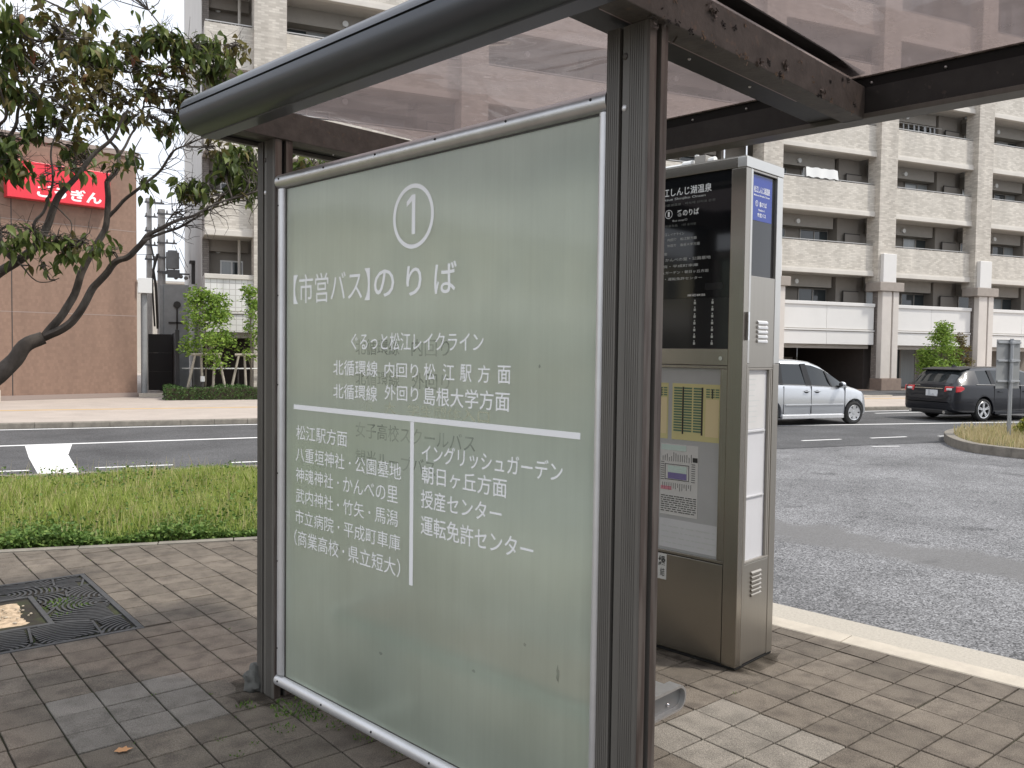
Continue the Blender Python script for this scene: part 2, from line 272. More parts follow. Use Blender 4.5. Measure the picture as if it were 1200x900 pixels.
def roof_mat():
    m = bpy.data.materials.new('tinted_roof_sheet'); m.use_nodes = True; nt = m.node_tree; lk = nt.links.new; nt.nodes.clear()
    out = node(nt, 'ShaderNodeOutputMaterial'); t = node(nt, 'ShaderNodeBsdfTransparent'); t.inputs[0].default_value = (.50, .405, .39, 1)
    d = node(nt, 'ShaderNodeBsdfDiffuse'); d.inputs[0].default_value = (.235, .200, .196, 1); tl = node(nt, 'ShaderNodeBsdfTranslucent'); tl.inputs[0].default_value = (.31, .262, .255, 1)
    g = node(nt, 'ShaderNodeBsdfGlossy'); g.inputs['Roughness'].default_value = .04; g.inputs[0].default_value = (.9, .9, .9, 1)
    geo = node(nt, 'ShaderNodeNewGeometry'); n = node(nt, 'ShaderNodeTexNoise'); n.inputs['Scale'].default_value = 1.9; n.inputs['Detail'].default_value = 1.5; n.inputs['Distortion'].default_value = 1.2
    lk(geo.outputs['Position'], n.inputs['Vector']); bp = node(nt, 'ShaderNodeBump'); bp.inputs['Strength'].default_value = .22; bp.inputs['Distance'].default_value = .12
    lk(n.outputs['Fac'], bp.inputs['Height']); lk(bp.outputs[0], g.inputs['Normal'])
    n3 = node(nt, 'ShaderNodeTexNoise'); n3.inputs['Scale'].default_value = 7; n3.inputs['Detail'].default_value = 8; lk(geo.outputs['Position'], n3.inputs['Vector'])
    mr = node(nt, 'ShaderNodeMapRange'); mr.inputs[1].default_value = .35; mr.inputs[2].default_value = .75; mr.inputs[3].default_value = .46; mr.inputs[4].default_value = .60; lk(n3.outputs['Fac'], mr.inputs[0])
    m0 = node(nt, 'ShaderNodeMixShader'); m0.inputs[0].default_value = .6; lk(d.outputs[0], m0.inputs[1]); lk(tl.outputs[0], m0.inputs[2])
    m1 = node(nt, 'ShaderNodeMixShader'); lk(mr.outputs[0], m1.inputs[0]); lk(t.outputs[0], m1.inputs[1]); lk(m0.outputs[0], m1.inputs[2])
    fr = node(nt, 'ShaderNodeFresnel'); fr.inputs[0].default_value = 1.5
    m2 = node(nt, 'ShaderNodeMixShader'); lk(fr.outputs[0], m2.inputs[0]); lk(m1.outputs[0], m2.inputs[1]); lk(g.outputs[0], m2.inputs[2]); lk(m2.outputs[0], out.inputs[0])
    return m
M['roof'] = roof_mat()
M['alu_side'] = mat('satin_aluminium', (.60, .59, .56), rough=.38, metal=.85, var=.04, vscale=3)
M['trim_mauve'] = mat('mauve_trim', (.32, .25, .25), rough=.5, metal=.3)
M['cabinet_grey'] = mat('cabinet_grey', (.42, .43, .43), rough=.6, var=.1)
M['cream'] = mat('cream_render', (.66, .60, .42), rough=.8, var=.05)
def panel_mat():
    m = bpy.data.materials.new('frosted_glass'); m.use_nodes = True; nt = m.node_tree; lk = nt.links.new; nt.nodes.clear()
    out = node(nt, 'ShaderNodeOutputMaterial'); geo = node(nt, 'ShaderNodeNewGeometry')
    mp = node(nt, 'ShaderNodeMapping'); mp.inputs['Scale'].default_value = (1.8, 1.8, 1.2); lk(geo.outputs['Position'], mp.inputs['Vector'])
    n = node(nt, 'ShaderNodeTexNoise'); n.inputs['Scale'].default_value = 1.3; n.inputs['Detail'].default_value = 6; n.inputs['Roughness'].default_value = .6; lk(mp.outputs[0], n.inputs['Vector'])
    r = node(nt, 'ShaderNodeValToRGB'); r.color_ramp.elements[0].position = .32; r.color_ramp.elements[0].color = (.51, .56, .48, 1); r.color_ramp.elements[1].position = .68; r.color_ramp.elements[1].color = (.64, .695, .61, 1); lk(n.outputs['Fac'], r.inputs[0])
    p = node(nt, 'ShaderNodeBsdfPrincipled'); p.inputs['Roughness'].default_value = .3; p.inputs['Specular IOR Level'].default_value = .3; p.inputs['Coat Weight'].default_value = 1; p.inputs['Coat Roughness'].default_value = .09; p.inputs['Coat IOR'].default_value = 1.85
    ms = node(nt, 'ShaderNodeMapping'); ms.inputs['Scale'].default_value = (26, 26, .8); lk(geo.outputs['Position'], ms.inputs['Vector'])      # drip streaks and dust
    n9 = node(nt, 'ShaderNodeTexNoise'); n9.inputs['Scale'].default_value = 1.6; n9.inputs['Detail'].default_value = 7; n9.inputs['Roughness'].default_value = .7; lk(ms.outputs[0], n9.inputs['Vector'])
    q9 = node(nt, 'ShaderNodeMapRange'); q9.inputs[1].default_value = .35; q9.inputs[2].default_value = .75; q9.inputs[3].default_value = 1.04; q9.inputs[4].default_value = .84; lk(n9.outputs['Fac'], q9.inputs[0])
    v9 = node(nt, 'ShaderNodeVectorMath', operation='SCALE'); lk(r.outputs[0], v9.inputs[0]); lk(q9.outputs[0], v9.inputs['Scale'])
    tl = node(nt, 'ShaderNodeBsdfTranslucent'); lk(v9.outputs[0], p.inputs['Base Color']); lk(r.outputs[0], tl.inputs[0])
    mx = node(nt, 'ShaderNodeMixShader'); mx.inputs[0].default_value = .30; lk(p.outputs[0], mx.inputs[1]); lk(tl.outputs[0], mx.inputs[2])
    rf = node(nt, 'ShaderNodeBsdfRefraction'); rf.inputs['Color'].default_value = (.92, .98, .92, 1); rf.inputs['Roughness'].default_value = .43; rf.inputs['IOR'].default_value = 1.18   # the etched glass lets a blurred view through
    m3 = node(nt, 'ShaderNodeMixShader'); m3.inputs[0].default_value = .50; lk(mx.outputs[0], m3.inputs[1]); lk(rf.outputs[0], m3.inputs[2]); lk(m3.outputs[0], out.inputs[0])
    return m
M['frost'] = panel_mat()
def ghost_mat(name, col, a):
    m = bpy.data.materials.new(name); m.use_nodes = True; nt = m.node_tree; nt.nodes.clear(); out = node(nt, 'ShaderNodeOutputMaterial')
    t = node(nt, 'ShaderNodeBsdfTransparent'); d = node(nt, 'ShaderNodeBsdfDiffuse'); d.inputs[0].default_value = (*col, 1)
    geo = node(nt, 'ShaderNodeNewGeometry'); n = node(nt, 'ShaderNodeTexNoise'); n.inputs['Scale'].default_value = 9; nt.links.new(geo.outputs['Position'], n.inputs['Vector'])
    mr = node(nt, 'ShaderNodeMapRange'); mr.inputs[1].default_value = .38; mr.inputs[2].default_value = .62; mr.inputs[3].default_value = a*.35; mr.inputs[4].default_value = a; nt.links.new(n.outputs['Fac'], mr.inputs[0])
    mx = node(nt, 'ShaderNodeMixShader'); nt.links.new(mr.outputs[0], mx.inputs[0]); nt.links.new(t.outputs[0], mx.inputs[1]); nt.links.new(d.outputs[0], mx.inputs[2]); nt.links.new(mx.outputs[0], out.inputs[0]); return m
M['ghost'] = ghost_mat('faded_lettering', (.16, .18, .15), .55)
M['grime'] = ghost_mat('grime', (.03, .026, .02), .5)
M['ghost_y'] = ghost_mat('faded_yellow_lettering', (.62, .60, .40), .35)

# ---------------------------------------------------------------- mesh builder
class MB:
    def __init__(s): s.v = []; s.f = []
    def add(s, vs, fs):
        b = len(s.v); s.v += [tuple(p) for p in vs]; s.f += [tuple(b + i for i in f) for f in fs]; return s
    def box(s, x0, x1, y0, y1, z0, z1):
        return s.add([(x0,y0,z0),(x1,y0,z0),(x1,y1,z0),(x0,y1,z0),(x0,y0,z1),(x1,y0,z1),(x1,y1,z1),(x0,y1,z1)],
                     [(0,3,2,1),(4,5,6,7),(0,1,5,4),(1,2,6,5),(2,3,7,6),(3,0,4,7)])
    def quad(s, a, b, c, d): return s.add([a, b, c, d], [(0, 1, 2, 3)])
    def prism(s, prof, fn0, fn1, cap=True):
        n = len(prof); vs = [fn0(p) for p in prof] + [fn1(p) for p in prof]
        fs = [(i, (i+1) % n, n + (i+1) % n, n + i) for i in range(n)]
        if cap: fs += [tuple(range(n-1, -1, -1)), tuple(range(n, 2*n))]
        return s.add(vs, fs)
    def ext_y(s, prof, y0, y1): return s.prism(prof, lambda p: (p[0], y0, p[1]), lambda p: (p[0], y1, p[1]))   # profile in x,z
    def ext_x(s, prof, x0, x1): return s.prism(prof, lambda p: (x0, p[0], p[1]), lambda p: (x1, p[0], p[1]))   # profile in y,z
    def ext_z(s, prof, z0, z1): return s.prism(prof, lambda p: (p[0], p[1], z0), lambda p: (p[0], p[1], z1))
    def tube(s, pts, rad, n=8, cap=True):
        pts = [Vector(p) for p in pts]; r = rad if isinstance(rad, (list, tuple)) else [rad]*len(pts); vs = []; fs = []
        up = Vector((0, 0, 1)); prev = None
        for i, p in enumerate(pts):
            d = (pts[min(i+1, len(pts)-1)] - pts[max(i-1, 0)])
            if d.length < 1e-9: d = Vector((0, 0, 1))
            d.normalize()
            if prev is None: a = d.cross(up if abs(d.z) < .9 else Vector((1, 0, 0))).normalized()
            else: a = (prev - d * prev.dot(d)).normalized()
            prev = a; b = d.cross(a)
            for k in range(n): t = 2*pi*k/n; vs.append(p + (a*cos(t) + b*sin(t)) * r[i])
        for i in range(len(pts)-1):
            for k in range(n): fs.append((i*n+k, i*n+(k+1) % n, (i+1)*n+(k+1) % n, (i+1)*n+k))
        if cap: fs += [tuple(range(n-1, -1, -1)), tuple((len(pts)-1)*n + k for k in range(n))]
        return s.add(vs, fs)
    def cyl(s, a, b, r, n=12, r2=None): return s.tube([a, b], [r, r if r2 is None else r2], n)
    def ball(s, c, r, n=8, m=6, sc=(1, 1, 1)):
        vs = []; fs = []
        for j in range(m+1):
            for i in range(n): a = pi*j/m; t = 2*pi*i/n; vs.append((c[0]+r*sc[0]*sin(a)*cos(t), c[1]+r*sc[1]*sin(a)*sin(t), c[2]+r*sc[2]*cos(a)))
        for j in range(m):
            for i in range(n): fs.append((j*n+i, (j+1)*n+i, (j+1)*n+(i+1) % n, j*n+(i+1) % n))
        return s.add(vs, fs)
    def mesh(s, name, m, smooth=None, off=(0, 0, 0)):
        me = bpy.data.meshes.new(name); me.from_pydata([(v[0]-off[0], v[1]-off[1], v[2]-off[2]) for v in s.v], [], s.f); me.update()
        if m: me.materials.append(m)
        if smooth is not None:
            me.polygons.foreach_set('use_smooth', [True]*len(me.polygons)); me.set_sharp_from_angle(angle=radians(smooth))
        return me

OFF = {}
def tag(o, label=None, cat=None, group=None, kind=None):
    if label: o['label'] = label
    if cat: o['category'] = cat
    if group: o['group'] = group
    if kind: o['kind'] = kind
    return o
def thing(name, label, cat, loc=(0, 0, 0), frame=WF, group=None, kind=None):
    """an Empty at the thing's base; loc and its parts' coordinates are given in the frame"""
    o = bpy.data.objects.new(name, None); COL.objects.link(o); o.empty_display_size = .1
    o.location = frame.w(loc); o.rotation_euler = (0, 0, frame.r); OFF[o.name] = Vector(loc)
    return tag(o, label, cat, group, kind)
def part(root, name, mb, m, smooth=None, bevel=0, label=None, kind=None, seg=2):
    """a mesh in the coordinates of the root's frame, child of root (or of a part of root)"""
    off = OFF[root.name]; me = mb.mesh(name, M[m] if isinstance(m, str) else m, smooth, off)
    o = bpy.data.objects.new(name, me); COL.objects.link(o); o.parent = root; OFF[o.name] = off
    if bevel:
        b = o.modifiers.new('bevel', 'BEVEL'); b.width = bevel; b.segments = seg; b.limit_method = 'ANGLE'; b.angle_limit = radians(40); b.harden_normals = False
    return tag(o, label, None, None, kind)
def solid(name, mb, m, label=None, cat=None, group=None, kind=None, frame=WF, loc=(0, 0, 0), smooth=None, bevel=0):
    me = mb.mesh(name, M[m] if isinstance(m, str) else m, smooth, loc); o = bpy.data.objects.new(name, me); COL.objects.link(o)
    o.location = frame.w(loc); o.rotation_euler = (0, 0, frame.r); OFF[o.name] = Vector(loc)
    if bevel:
        b = o.modifiers.new('bevel', 'BEVEL'); b.width = bevel; b.segments = 2; b.limit_method = 'ANGLE'; b.angle_limit = radians(40)
    return tag(o, label, cat, group, kind)
def copy_tree(o, parent=None):
    c = o.copy(); COL.objects.link(c); OFF[c.name] = OFF[o.name]
    if parent: c.parent = parent
    for ch in list(o.children): copy_tree(ch, c)
    return c
_tc = {}
def glyphs(s, weight=0.0):
    """outline of a piece of writing, scaled to a unit box"""
    if (s, weight) in _tc: return _tc[(s, weight)]
    cu = bpy.data.curves.new('writing', 'FONT'); cu.body = s; cu.size = 1; cu.offset = weight; cu.resolution_u = 3
    o = bpy.data.objects.new('writing', cu); COL.objects.link(o); dg = bpy.context.evaluated_depsgraph_get()
    me = o.evaluated_get(dg).to_mesh(); vs = [v.co.copy() for v in me.vertices]; fs = [tuple(p.vertices) for p in me.polygons]
    o.evaluated_get(dg).to_mesh_clear(); bpy.data.objects.remove(o); bpy.data.curves.remove(cu)
    if not vs: return [], []
    x0 = min(v.x for v in vs); x1 = max(v.x for v in vs); y0 = min(v.y for v in vs); y1 = max(v.y for v in vs)
    r = [((v.x-x0)/(x1-x0), (v.y-y0)/max(y1-y0, 1e-6)) for v in vs]; _tc[(s, weight)] = (r, fs); return r, fs
def write(mb, s, fn, weight=0.0):
    vs, fs = glyphs(s, weight); mb.add([fn(a, b) for a, b in vs], fs); return mb

M['dirt_tan'] = mat('tan_dirt', (.20, .15, .11), rough=1)

# ================================================================ SHELTER
sh = thing('bus_shelter', 'brown metal bus shelter with tinted roof and large frosted glass sign panel', 'bus shelter', (2.08, 2.6, 0), SF)
VP0, PD, PW = 2.035, .096, .154
def post_profile(u0):
    p = []
    def rib(ua, ub, v, n, dv=.0016):
        for i in range(n):
            a = ua + (ub-ua)*i/n; b = ua + (ub-ua)*(i+.55)/n; c = ua + (ub-ua)*(i+1)/n
            p.extend([(v, a), (v, b), (v+dv, b), (v+dv, c)])
    p.append((VP0+.006, u0)); p.append((VP0, u0+.006))
    rib(u0+.012, u0+.074, VP0, 8)
    p.extend([(VP0+.004, u0+.076), (VP0+.004, u0+.094), (VP0+.03, u0+.094), (VP0+.03, u0+.104), (VP0, u0+.104)])
    rib(u0+.106, u0+.150, VP0, 6); p.append((VP0, u0+PW-.003)); p.append((VP0+.003, u0+PW))
    p.append((VP0+PD-.003, u0+PW)); p.append((VP0+PD, u0+PW-.003)); p.append((VP0+PD, u0+.003)); p.append((VP0+PD-.003, u0))
    p.extend([(VP0+.060, u0), (VP0+.060, u0+.025), (VP0+.038, u0+.025), (VP0+.038, u0)])
    return p
for u0 in (1.466, 3.541, -.61):
    prof = post_profile(u0)
    me = MB().prism(prof, lambda p: (p[0], p[1], 0), lambda p: (p[0], p[1], 2.607), cap=False)
    po = part(sh, 'post', me, 'bronze')
    part(po, 'slot_lining', MB().box(VP0+.025, VP0+.031, u0+.092, u0+.106, 0, 2.6).box(VP0+.036, VP0+.062, u0+.018, u0+.026, 0, 2.6), 'black')
    part(po, 'side_plate', MB().box(VP0+.004, VP0+.037, u0-.0015, u0+.001, 0, 2.607).box(VP0+.061, VP0+PD-.002, u0-.0015, u0+.001, 0, 2.607), 'bronze_face')
    for z, mm in ((2.37, 'alu_white'), (2.52, 'beam')):
        part(po, 'bolt', MB().ball((VP0+.004, u0+.086, z), .0095, 10, 6, (.6, 1, 1.15)), mm, smooth=60)
# mortar lump at the foot of the far post
b = MB(); rr = random.Random(4)
b.ball((2.035, 3.705, .045), .06, 18, 14, (.85, .75, 1.3))
b.v = [tuple(Vector(p) + (Vector(p)-Vector((2.035, 3.705, .045)))*(.45*noise.noise(Vector(p)*28)+.25*noise.noise(Vector(p)*70))) for p in b.v]
part(sh, 'mortar_lump', b, 'cement', smooth=50)

GP = [(1.873,2.608),(1.802,2.608),(1.800,2.613),(1.765,2.617),(1.738,2.626),(1.717,2.641),(1.704,2.662),(1.699,2.688),(1.701,2.709),(1.715,2.709),(1.715,2.719),(1.703,2.719),(1.710,2.741),(1.727,2.762),(1.752,2.775),(1.79,2.783),(1.873,2.785)]
g = part(sh, 'gutter', MB().ext_y(GP, -1.35, 3.782), 'gutter', smooth=28)
part(g, 'groove', MB().box(1.7115, 1.7155, -1.35, 3.783, 2.7085, 2.7195), 'black')
part(g, 'gutter_end_cap', MB().ext_y([(1.873-(1.873-x)*.995, z) for x, z in GP], 3.7825, 3.786), 'gutter', smooth=28)
for ua, ub in ((1.44, 1.53), (3.53, 3.62), (-.66, -.57)):
    cb_ = part(sh, 'cross_beam', MB().box(1.874, 3.488, ua, ub, 2.608, 2.738), 'beam', bevel=.003)
    part(cb_, 'glazing_bar', MB().box(1.874, 3.486, ub+.016, ub+.135, 2.628, 2.640).box(1.874, 3.486, ub+.115, ub+.135, 2.6405, 2.78), 'beam_dark')
    part(cb_, 'seal_strip', MB().box(1.90, 3.10, ub+.001, ub+.015, 2.614, 2.632), 'trim_mauve', bevel=.003)
    part(cb_, 'screw_row', MB().ball((2.45, ub+.07, 2.627), .006, 6, 4).ball((2.85, ub+.07, 2.627), .006, 6, 4).ball((2.1, ub+.07, 2.627), .006, 6, 4), 'alu')
fb = part(sh, 'far_beam', MB().box(3.490, 3.575, -1.35, 3.74, 2.629, 2.735), 'beam_dark')
part(fb, 'bottom_lip', MB().box(3.476, 3.58, -1.35, 3.74, 2.608, 2.6285), 'bronze', bevel=.002)
part(fb, 'top_rail', MB().box(3.502, 3.57, -1.35, 3.74, 2.7355, 2.778), 'black')
part(fb, 'glazing_edge', MB().box(3.492, 3.575, -1.35, 3.74, 2.7785, 2.784), 'bronze_face')
for i in range(18): part(fb, 'bolt', MB().ball((3.500, -1.1 + i*.28, 2.754), .006, 8, 5), 'alu', smooth=60)
part(sh, 'end_trim', MB().box(1.874, 3.58, 3.748, 3.778, 2.608, 2.626).box(1.874, 3.58, 3.762, 3.778, 2.627, 2.79), 'bronze', bevel=.002)
part(sh, 'end_soffit', MB().box(1.874, 3.49, 3.621, 3.745, 2.640, 2.650), 'beam_dark')
def pane(u0, u1, name='roof_pane'):
    b = MB(); nu, nv = 22, 22
    vs = []
    for i in range(nu+1):
        for j in range(nv+1):
            s_, t = i/nu, j/nv
            vs.append((1.85+t*1.68, u0+(u1-u0)*s_, 2.786 + .055*sin(pi*t)*(.6+.4*sin(pi*s_)) ))
    fs = [(i*(nv+1)+j, (i+1)*(nv+1)+j, (i+1)*(nv+1)+j+1, i*(nv+1)+j+1) for i in range(nu) for j in range(nv)]
    return part(sh, name, b.add(vs, fs), 'roof', smooth=60)
pane(1.485, 3.76); pane(-1.35, 1.485)
part(sh, 'glazing_cap', MB().box(1.86, 3.52, 1.455, 1.515, 2.8005, 2.806), 'beam_dark')
# dirt and old nests stuck to the near cross beam
for (v, u, z, r, n) in ((2.13, 1.436, 2.735, .035, 60), (2.32, 1.436, 2.70, .018, 26), (2.80, 1.436, 2.655, .014, 18), (2.16, 1.50, 2.606, .02, 20), (2.05, 1.45, 2.612, .03, 40), (2.62, 1.436, 2.62, .013, 14), (3.1, 1.436, 2.63, .013, 14)):
    b = MB()
    for i in range(n):
        c = Vector((v + random.gauss(0, r), u + random.gauss(0, .004), z + random.gauss(0, r*.6)))
        d = Vector((random.gauss(0, 1), random.gauss(0, .5), random.gauss(0, 1))).normalized()*random.uniform(.004, .011); e = d.cross(Vector((random.gauss(0, 1), 1, random.gauss(0, 1)))).normalized()*.003
        b.add([c-d-e, c+d-e, c+d+e, c-d+e], [(0, 1, 2, 3)])
    part(sh, 'dirt_clump', b, 'bronze_face' if n < 30 else 'beam')

rr = random.Random(8)
for _ in range(26):
    v, n = rr.uniform(1.95, 3.4), rr.randint(5, 16); low = rr.random() < .5; z = 2.612 if low else rr.uniform(2.62, 2.73); r = rr.uniform(.003, .009); b = MB()
    for i in range(n):
        c = Vector((v + rr.gauss(0, r), 1.4385, z + rr.gauss(0, r))); d = Vector((rr.gauss(0, 1), rr.gauss(0, .3), rr.gauss(0, 1))).normalized()*rr.uniform(.002, .006); e = d.cross(Vector((0, 1, 0))).normalized()*.002
        b.add([c-d-e, c+d-e, c+d+e, c-d+e], [(0, 1, 2, 3)])
    part(sh, 'dirt_clump', b, 'dirt_tan' if rr.random() < .6 else 'black', kind='stuff')
# ---- the sign panel: glass, rails, lettering
GZ0, GZ1, GU0, GU1, VF = .105, 2.392, 1.632, 3.525, 2.064
sp = part(sh, 'sign_panel', MB().box(VF, VF+.01, GU0, GU1, GZ0, GZ1), 'frost')
def railprof(c, w, n=10):      # half round rail: centre, half width
    return [(c + w*cos(pi*i/n), sin(pi*i/n)) for i in range(n+1)]
def rail_h(zc, hw, m, name='frame_rail'):
    pr = [(VF+.026, zc-hw), (VF+.026, zc+hw)] + [(VF - .003 - .026*sin(pi*i/10), zc + hw*cos(pi*i/10)) for i in range(11)]
    return part(sp, name, MB().ext_y(pr, 1.623, 3.539), m, smooth=40)
def rail_v(uc, hw, m, name='frame_rail'):
    pr = [(VF+.026, uc-hw), (VF+.026, uc+hw)] + [(VF - .004 - .018*sin(pi*i/10), uc + hw*cos(pi*i/10)) for i in range(11)]
    return part(sp, name, MB().ext_z(pr, .125, 2.375), m, smooth=40)
rail_h(2.410, .033, 'alu'); rail_h(.092, .027, 'alu_white'); rail_v(3.512, .026, 'alu_white'); rail_v(1.640, .018, 'alu_white')
part(sp, 'glass_seal', MB().box(VF-.003, VF-.0005, 3.478, 3.487, .118, 2.378).box(VF-.003, VF-.0005, 1.658, 1.661, .118, 2.378).box(VF-.0035, VF-.0007, 1.66, 3.487, .117, .122).box(VF-.0035, VF-.0007, 1.66, 3.487, 2.372, 2.379), 'frame_dark')
for i in range(6):
    u = 1.68 + i*.365; part(sp, 'screw', MB().ball((VF-.028, u, 2.418), .005, 8, 5), 'trim'); part(sp, 'screw', MB().ball((VF-.028, u, .098), .005, 8, 5), 'trim')
    part(sp, 'screw', MB().ball((VF-.020, 3.518, .25 + i*.41), .0045, 8, 5), 'trim')
LINES = [('【市営バス】',3.419,2.840,1.848,1.978,0),('の',2.812,2.680,1.857,1.966,.008),('り',2.604,2.512,1.855,1.970,.008),('ば',2.438,2.314,1.857,1.974,.008),
 ('ぐるっと松江レイクライン',2.967,2.168,1.645,1.716,.004),('北循環線',3.098,2.783,1.537,1.602,.004),('内回り',2.738,2.528,1.54,1.598,.004),
 ('松',2.494,2.428,1.536,1.599,.006),('江',2.385,2.320,1.536,1.599,.006),('駅',2.290,2.228,1.536,1.599,.006),('方',2.196,2.134,1.536,1.599,.006),('面',2.096,2.033,1.536,1.599,.006),
 ('北循環線',3.097,2.786,1.437,1.501,.004),('外回り',2.737,2.526,1.449,1.509,.004),('島根大学方面',2.493,2.036,1.441,1.511,.006),
 ('松江駅方面',3.391,2.994,1.236,1.303,.002),('八重垣神社・公園墓地',3.396,2.627,1.138,1.203,.002),('神魂神社・かんべの里',3.395,2.647,1.045,1.11,.001),
 ('武内神社・竹矢・馬潟',3.394,2.646,0.95,1.015,.002),('市立病院・平成町車庫',3.399,2.629,0.855,0.92,.001),('（商業高校・県立短大）',3.405,2.628,0.753,0.826,.001),
 ('イングリッシュガーデン',2.502,1.792,1.227,1.295,.006),('朝日ヶ丘方面',2.501,2.044,1.143,1.212,.006),('授産センター',2.504,2.068,1.048,1.119,.006),('運転免許センター',2.503,1.916,0.946,1.021,.006)]
def runs(s_, ul, ur):
    import re as _re
    n = len(s_)
    for m_ in _re.finditer('[^・　]+|・', s_): yield m_.group(), ul+(ur-ul)*m_.start()/n, ul+(ur-ul)*m_.end()/n
_w = lambda w: 0 if w < .0035 else w
for s_, ul, ur, z0, z1, w in [(r_[0], r_[1], r_[2], z0, z1, _w(w)) for s_, ul, ur, z0, z1, w in LINES for r_ in runs(s_, ul, ur)]:
    if s_ == '・': h_ = (z1-z0)*.09; part(sp, 'lettering', write(MB(), s_, lambda a, b_: (VF-.0010, (ul+ur)/2+h_-2*h_*a, (z0+z1)/2-h_+2*h_*b_), 0), 'print_white'); continue
    part(sp, 'lettering', write(MB(), s_, lambda a, b_: (VF-.0010, ul+(ur-ul)*a, z0+(z1-z0)*b_), w), 'print_white')
part(sp, 'divider_bar', MB().box(VF-.0010, VF-.0003, 1.721, 3.414, 1.373, 1.394), 'print_white')
part(sp, 'divider_bar', MB().box(VF-.0010, VF-.0003, 2.550, 2.572, .737, 1.372), 'print_white')
b = MB(); n = 64; cu, cz, ra, rb = 2.567, 2.158, .123, .107
vs = []
for i in range(n):
    t = 2*pi*i/n; vs += [(VF-.001, cu+ra*cos(t), cz+ra*sin(t)), (VF-.001, cu+rb*cos(t), cz+rb*sin(t))]
b.add(vs, [(2*i, 2*((i+1) % n), 2*((i+1) % n)+1, 2*i+1) for i in range(n)])
b.add([(VF-.001, 2.574, 2.090), (VF-.001, 2.553, 2.090), (VF-.001, 2.553, 2.240), (VF-.001, 2.574, 2.240)], [(0, 1, 2, 3)])
b.add([(VF-.001, 2.574, 2.240), (VF-.001, 2.606, 2.216), (VF-.001, 2.606, 2.196), (VF-.001, 2.574, 2.217)], [(0, 1, 2, 3)])
part(sp, 'numeral_disc', b, 'print_white')
for s_, ul, ur, z0, z1, mm in (('北循環線　内回り',2.937,2.349,1.625,1.690,'ghost'),('北循環線　外回り',2.935,2.347,1.500,1.562,'ghost'),('女子高校スクールバス',2.933,2.206,1.285,1.350,'ghost'),('観光ループバス',2.932,2.422,1.172,1.236,'ghost'),('小　大　学生団体入口',2.894,2.135,1.395,1.440,'ghost_y')):
  for s_, ul, ur in list(runs(s_, ul, ur)):
    part(sp, 'faded_lettering', write(MB(), s_, lambda a, b_: (VF-.0006, ul+(ur-ul)*a, z0+(z1-z0)*b_), .006), mm, label='faded trace of removed lettering on the glass')

# ================================================================ BENCH
be = thing('bench', 'low aluminium bench with rounded end plate and orange wooden slats behind the sign panel', 'bench', (2.395, 2.4, 0), SF)
def stadium(v0, v1, z0, z1, r, n=10):
    p = []
    for cx, cz, a0 in ((v1-r, z1-r, 0), (v0+r, z1-r, 90), (v0+r, z0+r, 180), (v1-r, z0+r, 270)):
        for i in range(n+1): a = radians(a0 + 90*i/n); p.append((cx+r*cos(a), cz+r*sin(a)))
    return p
for u0, s_ in ((1.65, 1), (3.30, -1)):
    o_ = stadium(2.19, 2.592, .382, .472, .044); i_ = stadium(2.198, 2.584, .390, .462, .036)
    b = MB(); n = len(o_); ya, yb = u0, u0 + s_*.05
    b.add([(p[0], ya, p[1]) for p in o_] + [(p[0], ya, p[1]) for p in i_] + [(p[0], yb, p[1]) for p in o_] + [(p[0], yb, p[1]) for p in i_],
          sum([[(i, (i+1) % n, n+(i+1) % n, n+i), (i, 2*n+i, 2*n+(i+1) % n, (i+1) % n), (n+i, n+(i+1) % n, 3*n+(i+1) % n, 3*n+i)] for i in range(n)], []))
    ec = part(be, 'end_cap', b, 'bench_alu', smooth=40)
    part(ec, 'end_plate', MB().ext_y(i_, u0+s_*.020, u0+s_*.024), 'bench_dark', smooth=40)
    for v in (2.27, 2.38, 2.50): part(ec, 'bolt', MB().ball((v, u0+s_*.017, .412), .0075, 10, 6), 'chrome', smooth=60)
for v in (2.205, 2.310, 2.415): part(be, 'seat_slat', MB().box(v, v+.095, 1.735, 3.215, .452, .474), 'wood', bevel=.006)
part(be, 'seat_frame', MB().box(2.20, 2.58, 1.701, 3.249, .392, .450), 'bench_alu', bevel=.01)
for u0 in (1.80, 3.06): part(be, 'leg', MB().box(2.30, 2.46, u0, u0+.03, .012, .391).box(2.24, 2.52, u0-.03, u0+.06, .0, .0118), 'bench_alu', bevel=.004)

# ================================================================ INFORMATION KIOSK
KX, KY, KH = 3.939, 2.218, 2.655; KX1, KY1 = 4.335, 3.10
ki = thing('information_kiosk', 'tall stainless steel bus information kiosk with black destination screen and timetables', 'kiosk', (4.137, 2.66, 0), SF)
part(ki, 'core', MB().box(KX+.022, KX1-.022, KY+.022, KY1-.022, .012, KH-.012), 'trim')
def fr(name, x0, x1, y0, y1, z0, z1, m, bevel=.0025, **k): return part(ki, name, MB().box(x0, x1, y0, y1, z0, z1), m, bevel=bevel, **k)
